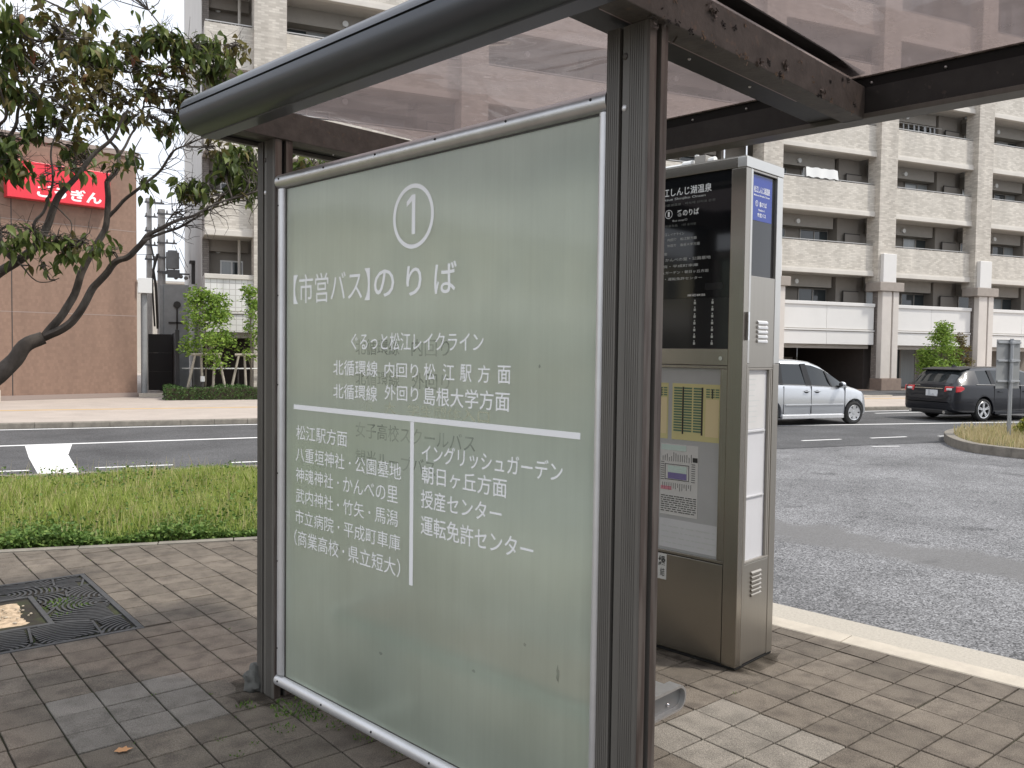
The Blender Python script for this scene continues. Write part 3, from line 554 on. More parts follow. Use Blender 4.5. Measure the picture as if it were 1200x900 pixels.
# front (facing the shelter): pillars, bands, screens, noticeboard, lower door
fr('corner_pillar', KX, KX+.05, KY, 2.302, .014, 2.600, 'steel'); fr('corner_pillar', KX, KX+.05, 3.018, KY1, .014, 2.600, 'steel')
fr('top_band', KX-.002, KX+.03, KY+.0505, KY1+.002, 2.602, KH, 'steel'); fr('top_band', KX-.002, KX1+.002, KY-.002, KY+.05, 2.602, KH, 'alu_side'); fr('top_band', KX1-.03, KX1+.002, KY+.0505, KY1+.002, 2.602, KH, 'steel')  # front strip darker: the roof beam's dark reflection put into its colour
part(ki, 'top_lid', MB().box(KX+.01, KX1-.01, KY+.01, KY1-.01, KH+.0005, KH+.008), 'steel_side')
sc_ = fr('screen', KX+.010, KX+.021, 2.303, 3.017, 1.945, 2.600, 'screen', bevel=0, label='black screen listing the bus destinations')
s2_ = fr('screen', KX+.010, KX+.021, 2.303, 3.017, 1.678, 1.944, 'screen_grey', bevel=0, label='dark grey bus approach display')
rl = fr('middle_rail', KX+.001, KX+.021, 2.303, 3.017, 1.588, 1.675, 'steel'); part(rl, 'lock', MB().cyl((KX-.004, 2.342, 1.625), (KX+.002, 2.342, 1.625), .011, 16), 'chrome', smooth=40)
nb = fr('noticeboard', KX+.017, KX+.0215, 2.303, 3.017, .545, 1.586, 'backing', bevel=0)
b = MB().box(KX+.001, KX+.016, 2.303, 2.343, .562, 1.569).box(KX+.001, KX+.016, 2.977, 3.017, .562, 1.569).box(KX+.001, KX+.016, 2.303, 3.017, .545, .561).box(KX+.001, KX+.016, 2.303, 3.017, 1.570, 1.586)
part(ki, 'notice_frame', b, 'steel', bevel=.002)
fr('lower_door', KX+.002, KX+.021, 2.306, 3.014, .018, .540, 'steel')
fr('plinth', KX+.004, KX1-.004, KY+.004, KY1-.004, .001, .013, 'black', bevel=0)
def kf(mb, s_, ul, ur, z0, z1, w=.004, x=KX+.0093): return write(mb, s_, lambda a, c: (x, ul+(ur-ul)*a, z0+(z1-z0)*c), w)
for s_, ul, ur, z0, z1, mm, w in (('松江しんじ湖温泉',2.775,2.424,2.503,2.548,'print_white',.01),('Matsue Shinjiko Onsen',2.755,2.460,2.478,2.494,'print_soft',.008),('松江宍道湖温泉　마쓰에 신지코 온천',2.775,2.402,2.450,2.464,'print_dim',.004),
   ('番のりば',2.636,2.499,2.390,2.425,'print_white',.012),('Bus stop①',2.664,2.570,2.362,2.376,'print_soft',.006),('1号乘车处　1번 승차장',2.72,2.515,2.337,2.350,'print_dim',.004),
   ('ぐるっと松江レイクライン',2.80,2.588,2.290,2.305,'print_soft',.004),('北循環線　内回り　松江駅方面',2.80,2.510,2.260,2.276,'print_soft',.004),('北循環線　外回り　島根大学方面',2.80,2.490,2.228,2.244,'print_soft',.004),
   ('松江駅方面',2.80,2.695,2.184,2.200,'print_soft',.002),('八重垣神社・かんべの里・公園墓地',2.88,2.422,2.150,2.167,'print_soft',.002),('市立病院・平成町車庫',2.82,2.497,2.115,2.131,'print_soft',.004),
   ('イングリッシュガーデン・朝日ヶ丘方面',2.88,2.433,2.081,2.097,'print_soft',.004),('授産センター・運転免許センター',2.88,2.472,2.046,2.062,'print_soft',.004),('接近状況',2.560,2.450,1.955,1.967,'print_white',.01)):
    part(sc_, 'lettering', kf(MB(), s_, ul, ur, z0, z1, w), mm, kind='stuff')
b = MB(); n = 32; vs = []
for i in range(n):
    t = 2*pi*i/n; vs += [(KX+.0093, 2.690+.024*cos(t), 2.408+.024*sin(t)), (KX+.0093, 2.690+.021*cos(t), 2.408+.021*sin(t))]
b.add(vs, [(2*i, 2*((i+1) % n), 2*((i+1) % n)+1, 2*i+1) for i in range(n)]); kf(b, '1', 2.696, 2.684, 2.394, 2.422, .01); part(sc_, 'numeral_disc', b, 'print_white')
b = MB().box(KX+.0090, KX+.0098, 2.345, 2.452, 1.985, 2.022); part(sc_, 'grey_field', b, 'screen_grey')
b = MB()
for u in (2.512, 2.404):
    for k in range(7):
        z = 1.925 - k*.036
        b.box(KX+.0085, KX+.0098, u-.006, u+.006, z-.013, z); b.box(KX+.0085, KX+.0098, u-.003, u+.003, z+.003, z+.011)
part(s2_, 'arrival_marks', b, 'print_soft', kind='stuff')
# papers on the noticeboard
X0 = KX+.0155
def paper(name, m, u1, u0, z0, z1, x=X0, par=nb): return part(par, name, MB().box(x, x+.0008, u0, u1, z0, z1), m)
for (ua, ub) in ((2.647, 2.347), (2.96, 2.672)):
    paper('timetable', 'paper_yellow', ua, ub, 1.177, 1.485); W = ua-ub
    b = MB()
    for k in range(17):
        z = 1.455 - k*.0145
        for c in range(3):
            a0 = ua-.012-c*.062; b.box(X0-.0012, X0-.0004, a0-.052, a0, z, z+.009)
    part(nb, 'timetable_print', b, 'print_green', kind='stuff')
    b = MB().box(X0-.0016, X0-.0003, ua-.075, ua-.066, 1.21, 1.467).box(X0-.0016, X0-.0003, ua-.195, ua-.185, 1.21, 1.467).box(X0-.0016, X0-.0003, ub+.045, ub+.052, 1.41, 1.46)
    part(nb, 'timetable_print', b, 'dark_wall', kind='stuff')
    b = MB()
    for k in range(4):
        for c in range(3): b.box(X0-.0012, X0-.0004, ub+.008+c*.028, ub+.030+c*.028, 1.415+k*.013, 1.422+k*.013)
    part(nb, 'timetable_print', b, 'print_green', kind='stuff')
    part(nb, 'timetable_print', MB().box(X0-.0012, X0-.0004, ub+.008, ub+.088, 1.205, 1.405), 'paper_cream')
paper('route_map', 'paper', 2.715, 2.474, .757, 1.150)
b = MB(); r2 = random.Random(3)
for k in range(14):
    u = 2.70-k*.014; b.box(X0-.0012, X0-.0004, u-.002, u, 1.055, 1.055+r2.uniform(.02, .05)); b.box(X0-.0012, X0-.0004, u-.002, u, .935-r2.uniform(.02, .045), .935)
for k in range(9):
    z = .95+k*.012; b.box(X0-.0012, X0-.0004, 2.492, 2.515, z, z+.003); b.box(X0-.0012, X0-.0004, 2.690, 2.712, z, z+.003)
for k in range(8):
    z = .775+k*.012
    u = 2.708
    while u > 2.49:
        w = r2.uniform(.006, .03); b.box(X0-.0012, X0-.0004, max(u-w, 2.482), u, z, z+.0045); u -= w + r2.uniform(.003, .010)
b.box(X0-.0012, X0-.0004, 2.53, 2.685, 1.036, 1.039).box(X0-.0012, X0-.0004, 2.53, 2.685, .952, .955).box(X0-.0012, X0-.0004, 2.53, 2.533, .955, 1.036).box(X0-.0012, X0-.0004, 2.682, 2.685, .955, 1.036)
b.box(X0-.0012, X0-.0004, 2.478, 2.508, 1.06, 1.085)
part(nb, 'map_print', b, 'print_black', kind='stuff')
part(nb, 'map_print', MB().box(X0-.0012, X0-.0004, 2.545, 2.665, .958, .992), 'print_purple'); part(nb, 'map_print', MB().box(X0-.0012, X0-.0004, 2.545, 2.665, .9925, 1.03).box(X0-.0012, X0-.0004, 2.55, 2.71, 1.115, 1.145), 'paper_blue')
part(nb, 'map_print', MB().box(X0-.0012, X0-.0004, 2.64, 2.71, .895, .915), 'print_pink')
paper('notice_sheet', 'backing_white', 2.715, 2.352, .575, .735)
b = MB()
for k in range(4):
    u = 2.70
    while u > 2.37:
        w = r2.uniform(.01, .05); b.box(X0-.0012, X0-.0004, max(u-w, 2.36), u, .60+k*.03, .606+k*.03); u -= w + r2.uniform(.004, .02)
part(nb, 'notice_print', b, 'print_soft', kind='stuff')
st = part(ki, 'sticker', MB().box(KX+.0005, KX+.0012, 2.653, 2.712, .395, .536), 'paper')
part(st, 'lettering', write(write(MB(), '縁', lambda a, c: (KX, 2.706-.046*a, .468+.058*c), .02), '結', lambda a, c: (KX, 2.694-.030*a, .412+.045*c), .01), 'print_black')
# side (facing the bay)
fr('side_pillar', KX+.0505, 4.012, KY, KY+.02, 1.60, 2.600, 'alu_side'); fr('side_pillar', KX+.0505, 4.012, KY, KY+.02, .014, 1.598, 'steel_side'); fr('side_pillar', 4.271, KX1, KY, KY+.02, .014, 1.598, 'steel_side'); fr('side_pillar', 4.271, KX1, KY, KY+.02, 1.60, 2.600, 'alu_side')
fr('side_band', 4.0125, 4.2705, KY+.001, KY+.02, 2.588, 2.600, 'steel_side'); fr('side_plate', 4.0125, 4.2705, KY+.002, KY+.02, 1.578, 2.055, 'steel_side')
sd = fr('side_screen', 4.0125, 4.2705, KY+.016, KY+.0215, 2.056, 2.587, 'screen_grey', bevel=0)
part(sd, 'blue_panel', MB().box(4.018, 4.238, KY+.0145, KY+.0155, 2.346, 2.578), 'screen_blue')
def ks(mb, s_, va, vb, z0, z1, w=.006, y=KY+.0140): return write(mb, s_, lambda a, c: (va+(vb-va)*a, y, z0+(z1-z0)*c), w)
for s_, va, vb, z0, z1 in (('松江しんじ湖温泉', 4.045, 4.212, 2.490, 2.525), ('Matsue Shinjiko Onsen', 4.045, 4.212, 2.470, 2.482), ('①', 4.062, 4.090, 2.420, 2.450), ('番のりば', 4.105, 4.180, 2.420, 2.447), ('Platform 1', 4.095, 4.160, 2.398, 2.408), ('市営バス', 4.085, 4.175, 2.366, 2.388)):
    part(sd, 'lettering', ks(MB(), s_, va, vb, z0, z1), 'print_white', kind='stuff')
for zz, vv, h, n in ((1.705, 4.088, .122, 5), (.358, 4.085, .14, 6)):
    for k in range(n):
        z = zz + h*k/n
        part(ki, 'vent_slat', MB().ext_x([(KY+.0018, z+h/n*.95), (KY-.007, z+h/n*.62), (KY-.007, z+h/n*.25), (KY+.0018, z+h/n*.15)], vv, vv+.104), 'alu_white' if zz > 1 else 'steel_side')
part(ki, 'handle', MB().box(3.968, 3.982, KY-.014, KY-.0005, 1.72, 1.865).box(3.971, 3.979, KY-.0145, KY-.0142, 1.74, 1.85), 'chrome', bevel=.003)
fr('side_door', 4.0125, 4.2705, KY+.002, KY+.02, .018, .545, 'steel_side'); 
sw = fr('side_noticeboard', 4.0125, 4.2705, KY+.018, KY+.0215, .547, 1.577, 'backing_white', bevel=0)
part(ki, 'side_notice_frame', MB().box(4.235, 4.247, KY+.002, KY+.017, .56, 1.566).box(4.013, 4.27, KY+.002, KY+.017, .547, .559).box(4.013, 4.27, KY+.002, KY+.017, 1.567, 1.577).box(4.013, 4.019, KY+.002, KY+.017, .56, 1.566).box(4.256, 4.270, KY+.004, KY+.017, .56, 1.566), 'frame_alu', bevel=.001)
part(sw, 'notice_sheet', MB().box(4.03, 4.205, KY+.0165, KY+.0172, 1.255, 1.555), 'paper')
part(sw, 'paper_clip', MB().box(4.02, 4.22, KY+.010, KY+.017, 1.238, 1.246).box(4.02, 4.22, KY+.010, KY+.017, .893, .899), 'alu_white')
b = MB()
for k in range(9): b.box(4.045, 4.045+r2.uniform(.06, .13), KY+.0160, KY+.0163, 1.29+k*.028, 1.294+k*.028)
part(sw, 'notice_print', b, 'print_soft', kind='stuff')
part(ki, 'aerial_base', MB().cyl((4.139, 2.467, KH+.008), (4.139, 2.467, KH+.05), .012, 10, .006).cyl((4.139, 2.467, KH+.05), (4.139, 2.467, KH+.11), .004, 8), 'chrome', smooth=40)
part(ki, 'aerial_base', MB().cyl((4.139, 2.333, KH+.008), (4.139, 2.333, KH+.05), .013, 10, .006).cyl((4.139, 2.333, KH+.05), (4.139, 2.333, KH+.11), .004, 8), 'chrome', smooth=40)
part(ki, 'conduit', MB().cyl((4.139, 2.52, KH+.055), (4.139, 2.62, KH+.045), .022, 14).cyl((4.139, 2.64, KH+.03), (4.139, 2.64, KH+.10), .012, 12).cyl((4.139, 2.66, KH+.045), (4.139, 2.72, KH+.045), .030, 14).cyl((4.139, 2.73, KH+.04), (4.139, 2.95, KH+.04), .025, 12), 'white_metal', smooth=40)
part(ki, 'junction_box', MB().box(4.10, 4.18, 2.56, 2.63, KH+.008, KH+.085), 'frame_alu', bevel=.003)

# grime gathered on the ground round the feet, and smudges on the glass
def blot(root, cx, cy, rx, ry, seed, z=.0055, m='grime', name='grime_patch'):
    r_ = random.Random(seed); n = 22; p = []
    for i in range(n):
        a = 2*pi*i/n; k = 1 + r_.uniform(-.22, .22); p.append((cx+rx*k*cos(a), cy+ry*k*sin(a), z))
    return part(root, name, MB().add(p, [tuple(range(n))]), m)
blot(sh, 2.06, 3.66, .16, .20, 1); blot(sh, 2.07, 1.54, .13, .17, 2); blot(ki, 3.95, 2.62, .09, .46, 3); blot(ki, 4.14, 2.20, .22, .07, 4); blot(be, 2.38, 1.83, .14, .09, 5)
for u, z, a, c, seed in ((1.80, .60, .006, .028, 1), (2.20, .50, .008, .006, 2), (1.95, .66, .006, .006, 3), (3.05, .80, .004, .008, 4), (2.75, .42, .01, .006, 5), (1.9, 1.6, .004, .006, 6)):
    r_ = random.Random(seed); n = 12
    part(sp, 'smudge', MB().add([(VF-.0008, u+a*(1+r_.uniform(-.3, .3))*cos(2*pi*i/n), z+c*(1+r_.uniform(-.3, .3))*sin(2*pi*i/n)) for i in range(n)], [tuple(range(n))]), 'ghost')
BRANCHES=[[(-0.93,5.88,-0.03,0.1045),(-0.94,5.9,0.5,0.0902),(-0.95,5.93,0.95,0.0836),(-0.887,5.95,1.384,0.0549),(-0.79,5.963,1.471,0.0513),(-0.724,5.975,1.538,0.0475),(-0.651,5.987,1.659,0.0438),(-0.56,6.0,1.697,0.04)],[(-0.56,6.0,1.697,0.0281),(-0.475,6.0,1.805,0.0271),(-0.403,6.0,1.929,0.026),(-0.36,6.0,2.064,0.0249),(-0.34,6.0,2.134,0.0238),(-0.291,6.0,2.222,0.0227),(-0.233,6.0,2.327,0.0216),(-0.198,6.0,2.459,0.0206),(-0.195,6.0,2.577,0.0195),(-0.199,6.0,2.683,0.0184)],[(-0.199,6.0,2.683,0.0162),(-0.134,6.033,2.765,0.0145),(-0.124,6.067,2.87,0.0126),(-0.169,6.1,2.943,0.0108),(-0.215,6.133,3.005,0.009),(-0.24,6.167,3.108,0.0072),(-0.271,6.2,3.221,0.0054)],[(-0.198,6.0,2.459,0.0119),(-0.094,5.963,2.579,0.0108),(-0.004,5.925,2.65,0.0098),(0.105,5.888,2.75,0.0086),(0.139,5.85,2.816,0.0076),(0.193,5.812,2.883,0.0065),(0.267,5.775,2.92,0.0054),(0.356,5.737,2.969,0.0044),(0.475,5.7,3.027,0.0032)],[(-0.124,6.05,2.867,0.0098),(-0.079,6.06,2.966,0.0084),(-0.028,6.07,3.055,0.0071),(0.013,6.08,3.182,0.0059),(0.033,6.09,3.297,0.0046),(0.085,6.1,3.394,0.0032)],[(-0.56,6.0,1.697,0.0271),(-0.435,5.962,1.752,0.0257),(-0.352,5.925,1.859,0.0244),(-0.287,5.888,1.996,0.023),(-0.224,5.85,2.059,0.0216),(-0.146,5.812,2.176,0.0203),(-0.068,5.775,2.197,0.0189),(-0.005,5.737,2.275,0.0176),(0.038,5.7,2.331,0.0162)],[(0.038,5.7,2.331,0.013),(0.119,5.65,2.377,0.0114),(0.21,5.6,2.418,0.0098),(0.319,5.55,2.461,0.0081),(0.433,5.5,2.529,0.0065),(0.628,5.45,2.6,0.0049),(0.788,5.4,2.657,0.0032)],[(0.009,5.68,2.285,0.0108),(0.082,5.717,2.336,0.0094),(0.23,5.753,2.387,0.0081),(0.369,5.79,2.515,0.0068),(0.501,5.827,2.579,0.0054),(0.675,5.863,2.633,0.004),(0.806,5.9,2.649,0.003)],[(0.13,5.7,2.4,0.0044),(0.179,5.7,2.471,0.0034),(0.223,5.7,2.527,0.003),(0.273,5.7,2.573,0.003)],[(-0.95,5.93,0.95,0.0379),(-1.039,5.9,1.712,0.0325),(-0.905,5.877,1.94,0.0305),(-0.77,5.854,2.08,0.0284),(-0.679,5.831,2.138,0.0265),(-0.56,5.808,2.249,0.0245),(-0.517,5.785,2.355,0.0224),(-0.474,5.762,2.471,0.0205),(-0.44,5.738,2.55,0.0185),(-0.393,5.715,2.596,0.0165),(-0.337,5.692,2.662,0.0145),(-0.259,5.669,2.785,0.0125),(-0.175,5.646,2.855,0.0105),(-0.119,5.623,2.941,0.0085),(-0.072,5.6,3.051,0.0065)],[(-0.555,5.75,2.243,0.0098),(-0.59,5.714,2.361,0.0088),(-0.516,5.679,2.426,0.0079),(-0.49,5.643,2.536,0.007),(-0.469,5.607,2.629,0.006),(-0.482,5.571,2.742,0.0051),(-0.444,5.536,2.845,0.0042),(-0.402,5.5,2.928,0.0032)],[(-0.676,5.8,2.136,0.0189),(-0.735,5.76,2.213,0.0174),(-0.801,5.72,2.341,0.0158),(-0.785,5.68,2.516,0.0143),(-0.737,5.64,2.682,0.0127),(-0.697,5.6,2.798,0.0111),(-0.65,5.56,2.865,0.0095),(-0.628,5.52,2.967,0.008),(-0.577,5.48,3.057,0.0064),(-0.522,5.44,3.142,0.0048),(-0.455,5.4,3.224,0.0032)],[(-0.773,5.6,2.623,0.0108),(-0.78,5.54,2.729,0.0098),(-0.714,5.48,2.853,0.0086),(-0.673,5.42,2.885,0.0076),(-0.677,5.36,2.966,0.0065),(-0.704,5.3,3.045,0.0054)],[(-0.478,5.7,2.471,0.0054),(-0.42,5.7,2.426,0.0044),(-0.362,5.7,2.37,0.0032),(-0.408,5.7,2.226,0.003)],[(-0.67,5.75,2.131,0.0044),(-0.581,5.733,2.02,0.0034),(-0.514,5.717,2.012,0.003),(-0.445,5.7,2.049,0.003)],[(-0.455,5.4,3.224,0.0038),(-0.391,5.375,3.272,0.0032),(-0.325,5.35,3.39,0.003),(-0.281,5.325,3.496,0.003),(-0.229,5.3,3.505,0.003)],[(0.085,6.1,3.394,0.0054),(0.179,6.125,3.537,0.0046),(0.312,6.15,3.665,0.0038),(0.449,6.175,3.705,0.003),(0.589,6.2,3.706,0.003)],[(-0.004,5.8,2.629,0.0044),(-0.028,5.8,2.732,0.0034),(-0.052,5.8,2.834,0.003),(-0.003,5.8,2.943,0.003)]]
CLUSTERS=[(-0.65,5.3,3.41,0.101,0.083,40,0.2),(-0.59,5.5,3.38,0.12,0.072,45,0.6),(-0.47,5.6,3.47,0.089,0.099,30,0.5),(-0.28,5.3,3.46,0.067,0.057,22,0.3),(-0.36,5.6,3.42,0.125,0.06,25,0.5),(-0.65,5.5,3.25,0.105,0.096,50,0.4),(-0.54,5.6,3.25,0.108,0.099,50,0.8),(-0.64,5.4,3.08,0.104,0.066,40,0.15),(-0.47,5.6,3.14,0.109,0.069,40,0.9),(-0.34,6.0,3.47,0.118,0.075,60,0.1),(-0.22,6.0,3.44,0.119,0.065,55,0.1),(-0.08,6.1,3.6,0.1,0.089,40,0.5),(0.05,6.1,3.65,0.101,0.101,45,0.3),(0.18,6.1,3.63,0.114,0.114,60,0.1),(0.31,6.1,3.6,0.115,0.126,70,0.1),(0.45,6.2,3.66,0.129,0.129,70,0.15),(0.59,6.2,3.67,0.083,0.071,25,0.9),(0.48,6.2,3.52,0.106,0.082,40,0.2),(-0.36,5.9,3.31,0.132,0.063,45,0.9),(-0.22,6.0,3.31,0.136,0.076,50,0.9),(-0.08,6.1,3.44,0.111,0.067,30,0.7),(0.1,6.1,3.44,0.102,0.068,35,0.7),(0.26,6.1,3.44,0.103,0.08,40,0.6),(-0.59,5.5,3.01,0.12,0.067,40,0.2),(-0.43,5.6,3.02,0.109,0.06,35,0.8),(-0.31,5.9,3.14,0.117,0.064,40,0.9),(-0.15,6.0,3.21,0.12,0.065,40,0.8),(0.02,6.1,3.29,0.112,0.067,35,0.8),(0.18,6.1,3.3,0.114,0.068,45,0.7),(0.31,6.1,3.28,0.092,0.08,30,0.5),(-0.47,5.6,2.92,0.124,0.04,22,0.5),(-0.27,6.0,3.05,0.135,0.049,30,0.6),(-0.08,6.0,3.09,0.11,0.049,28,0.4),(0.13,6.1,3.11,0.113,0.051,28,0.3),(0.24,6.1,3.16,0.068,0.057,16,0.2),(-0.67,5.5,2.78,0.096,0.057,30,0.1),(-0.66,5.5,2.64,0.096,0.086,40,0.1),(-0.56,5.6,2.84,0.098,0.049,18,0.4),(-0.36,5.8,2.85,0.13,0.052,25,0.5),(-0.42,5.7,2.68,0.112,0.061,28,0.2),(-0.33,5.8,2.75,0.094,0.062,28,0.1),(-0.49,5.7,2.59,0.081,0.04,10,0.3),(-0.05,5.9,2.83,0.043,0.054,8,0),(0.02,5.9,2.67,0.038,0.049,6,0),(-0.13,5.9,2.77,0.064,0.043,8,0.5),(-0.53,5.5,2.59,0.044,0.058,8,0),(-0.2,5.9,2.73,0.075,0.048,8,0.3),(-0.7,5.6,2.27,0.068,0.068,18,0),(-0.6,5.7,2.3,0.08,0.06,18,0.1),(-0.47,5.7,2.27,0.091,0.051,18,0.1),(-0.35,5.7,2.25,0.082,0.061,18,0.2),(-0.4,5.7,2.18,0.071,0.041,12,0),(-0.24,5.8,2.24,0.063,0.042,9,0.1),(-0.15,5.8,2.25,0.047,0.063,9,0),(-0.51,5.7,2.12,0.06,0.04,8,0.1),(-0.67,5.6,2.15,0.039,0.049,5,0),(0.28,5.6,2.61,0.105,0.047,40,0.1),(0.41,5.6,2.59,0.117,0.048,25,0.4),(0.47,5.6,2.79,0.096,0.096,45,0.1),(0.56,5.6,2.69,0.086,0.075,40,0),(0.66,5.6,2.81,0.119,0.097,40,0.1),(0.41,5.6,2.87,0.064,0.042,14,0.8),(0.89,5.7,2.86,0.168,0.067,40,0.1),(1.15,5.8,2.91,0.139,0.058,30,0.1),(0.71,5.6,2.65,0.109,0.054,15,0.2),(-0.83,5.5,3.38,0.189,0.142,70,0.3),(-0.89,5.6,3.13,0.192,0.144,70,0.4),(-0.99,5.7,2.81,0.194,0.145,60,0.2),(-0.97,5.8,2.45,0.198,0.148,50,0.2),(-1.23,5.9,3.12,0.247,0.247,80,0.3),(-1.22,6.0,2.66,0.251,0.201,60,0.2),(-0.56,5.7,3.78,0.251,0.125,60,0.4),(-0.13,6.2,4.01,0.282,0.141,50,0.3),(-0.87,5.8,3.81,0.249,0.199,70,0.4)]

# ================================================================ GROUND, ROAD, PAVEMENT
RZ = -.12
def sfw(v, u): p = SF.w((v, u, 0)); return (p.x, p.y)
def sheet(name, pts, z, m, **k):
    return solid(name, MB().add([(x, y, z) for x, y in pts], [tuple(range(len(pts)))]), m, kind='structure', **k)
sheet('ground', [(-400, -300), (500, -300), (500, 700), (-400, 700)], -.16, 'ground')
sheet('bus_bay', [(-60, -60), (90, -60), (90, 13), (-60, 13)], RZ-.006, 'bay')
_e = []
for i in range(160):
    x = -60 + i; _e.append((x, 12.62 + .05*noise.noise(Vector((x*.9, 0, 0))) - (.012*(x-10) if x > 10 else 0)))
road = sheet('road', _e + [(99, 20.46), (-60, 20.46)], RZ, 'road')
def line(pts, w, z=RZ+.004):
    b = MB(); n = len(pts)
    for i in range(n-1):
        a = Vector((*pts[i], 0)); c = Vector((*pts[i+1], 0)); d = (c-a).normalized(); q = Vector((-d.y, d.x, 0))*w/2
        b.add([(a-q).to_tuple()[:2] + (z,), (c-q).to_tuple()[:2] + (z,), (c+q).to_tuple()[:2] + (z,), (a+q).to_tuple()[:2] + (z,)], [(0, 1, 2, 3)])
    return b
def marking(pts, w): return part(road, 'road_marking', line(pts, w), 'line')
marking([(-60, 19.9), (-2.7, 20.22), (2.4, 20.24), (60, 20.3)], .13)
marking([(-60, 15.6), (-2.3, 17.02), (2.0, 17.26), (8.5, 17.18), (14.6, 16.66), (21.6, 15.86), (40, 13.6)], .15)
part(road, 'road_marking', MB().add([(-1.88, 16.94, RZ+.004), (-1.15, 16.98, RZ+.004), (-1.10, 15.42, RZ+.004), (-1.66, 15.36, RZ+.004)], [(3, 2, 1, 0)]), 'line')
part(road, 'road_marking', MB().add([(-1.66, 15.33, RZ+.004), (-1.10, 15.39, RZ+.004), (-.76, 12.8, RZ+.004), (-1.24, 12.75, RZ+.004)], [(3, 2, 1, 0)]), 'line')
for k in range(-8, 14):
    x = 1.25 + k*1.88 + (.0 if k < 4 else -.1)
    if x > 15: y = 13.50
    else: y = 13.62
    marking([(x, y), (x+1.05, y)], .09)
for x0, x1 in ((17.6, 18.9), (20.6, 22.6), (24.3, 26.3), (28, 30), (31.7, 33.7)): marking([(x0, 19.45), (x1, 19.5)], .13)
marking([(13.0, 12.33), (13.6, 12.22)], .07)
pave_pts = [(-16, 9.3), (2.2, 7.39)] + [sfw(4.795, u) for u in (5.4, 2, -2, -7)] + [(-16, -10)]
pavement = solid('pavement', MB().ext_z(pave_pts, RZ-.03, -.010), 'joint', kind='structure')
verge_pts = [(-16, 9.40), (2.2, 7.49), (2.0, 9.2), (2.25, 11.2), (2.9, 12.25), (-16, 12.25)]
solid('verge', MB().ext_z(verge_pts, RZ-.03, -.02), 'soil', kind='structure')
_eg = MB()
ex0, ex1 = Vector((-16, 9.3, 0)), Vector((2.2, 7.39, 0)); dd = (ex1-ex0).normalized(); qn = Vector((-dd.y, dd.x, 0))
Lx = (ex1-ex0).length; k = 0
while k*.6 < Lx:
    a = ex0 + dd*(k*.6+.004); c = ex0 + dd*min(k*.6+.596, Lx)
    b = MB(); z1 = .006 + random.uniform(-.003, .003)
    b.ext_z([(a.x, a.y), (c.x, c.y), ((c+qn*.09).x, (c+qn*.09).y), ((a+qn*.09).x, (a+qn*.09).y)], -.05, z1)
    if c.x > -5: part(pavement, 'edging_stone', b, 'kerb_old', bevel=.004)
    k += 1
for k in range(6):
    u0 = -3.6 + k*2.0 - .37
    ks_ = solid('kerb_stone', MB().ext_y([(4.797, -.15), (4.797, -.004), (4.803, .001), (4.955, .001), (4.975, -.012), (4.985, -.15)], u0+.003, u0+1.997), 'kerb', frame=SF); ks_.parent = pavement
    OFF[ks_.name] = Vector((0, 0, 0))
gc = solid('gutter_strip', MB().box(4.987, 5.60, -7, 8.4, RZ-.05, RZ+.002), 'gutter_conc', frame=SF); gc.parent = pavement
_k = [(2.2, 7.39), (2.02, 8.2), (2.0, 9.2), (2.1, 10.2), (2.3, 11.2), (2.6, 11.9), (2.95, 12.3)]
for i in range(len(_k)-1):
    a = Vector((*_k[i], 0)); c = Vector((*_k[i+1], 0)); d = (c-a).normalized(); q = Vector((d.y, -d.x, 0))*.15
    part(pavement, 'kerb_stone', MB().ext_z([(a.x, a.y), (c.x, c.y), ((c+q).x, (c+q).y), ((a+q).x, (a+q).y)], -.15, .002), 'kerb_old', bevel=.006)
part(pavement, 'kerb_stone', MB().box(-16, 2.95, 12.26, 12.40, -.15, -.005), 'kerb_old', bevel=.006)

# pavers: one square grid turned 16.25 degrees; those the photograph shows are separate, the rest are one mass
GA = radians(16.25); GP_ = .2113; gf = Frame(rot=GA)
def g_idx(x, y):
    a = x*cos(GA) + y*sin(GA); c = -x*sin(GA) + y*cos(GA); return (int(math.floor((a+.0198)/GP_)), int(math.floor((c+.0989)/GP_)))
light = {g_idx(x, y) for x, y in [(-0.28,4.302),(-0.095,4.386),(0.104,4.447),(-0.235,4.127),(-0.029,4.178),(0.163,4.23),(-0.185,3.939),(0.015,3.993),(0.201,4.037),(2.472,3.173),(2.52,2.969),(2.583,2.766),(2.275,3.104),(2.307,2.893),(2.398,2.716),(2.09,3.05),(2.12,2.85),(2.2,2.66),(-1.05,3.9),(-1.0,3.7),(-.95,3.5)]}
light |= {(i+14, j) for i, j in [g_idx(2.472, 3.173)]} | {(i-5, j-4) for i, j in [g_idx(-.28, 4.3)]}
def inside_pave(x, y):
    v = x*cos(PHI) + y*sin(PHI)
    return v < 4.77 and y < 7.39 + (2.2-x)*(1.91/18.2) - .02
def in_grate(x, y):
    a = radians(15.5); dx, dy = x+.917, y-5.898; p = dx*cos(a)+dy*sin(a); q = -dx*sin(a)+dy*cos(a); return max(abs(p), abs(q))
_ci = cam.matrix_world.inverted()
def to_px(p):
    q = _ci @ Vector(p)
    if q.z > -.1: return None
    return (600 + 998.1066*q.x/-q.z, 450 - 998.1066*q.y/-q.z)
cells = []
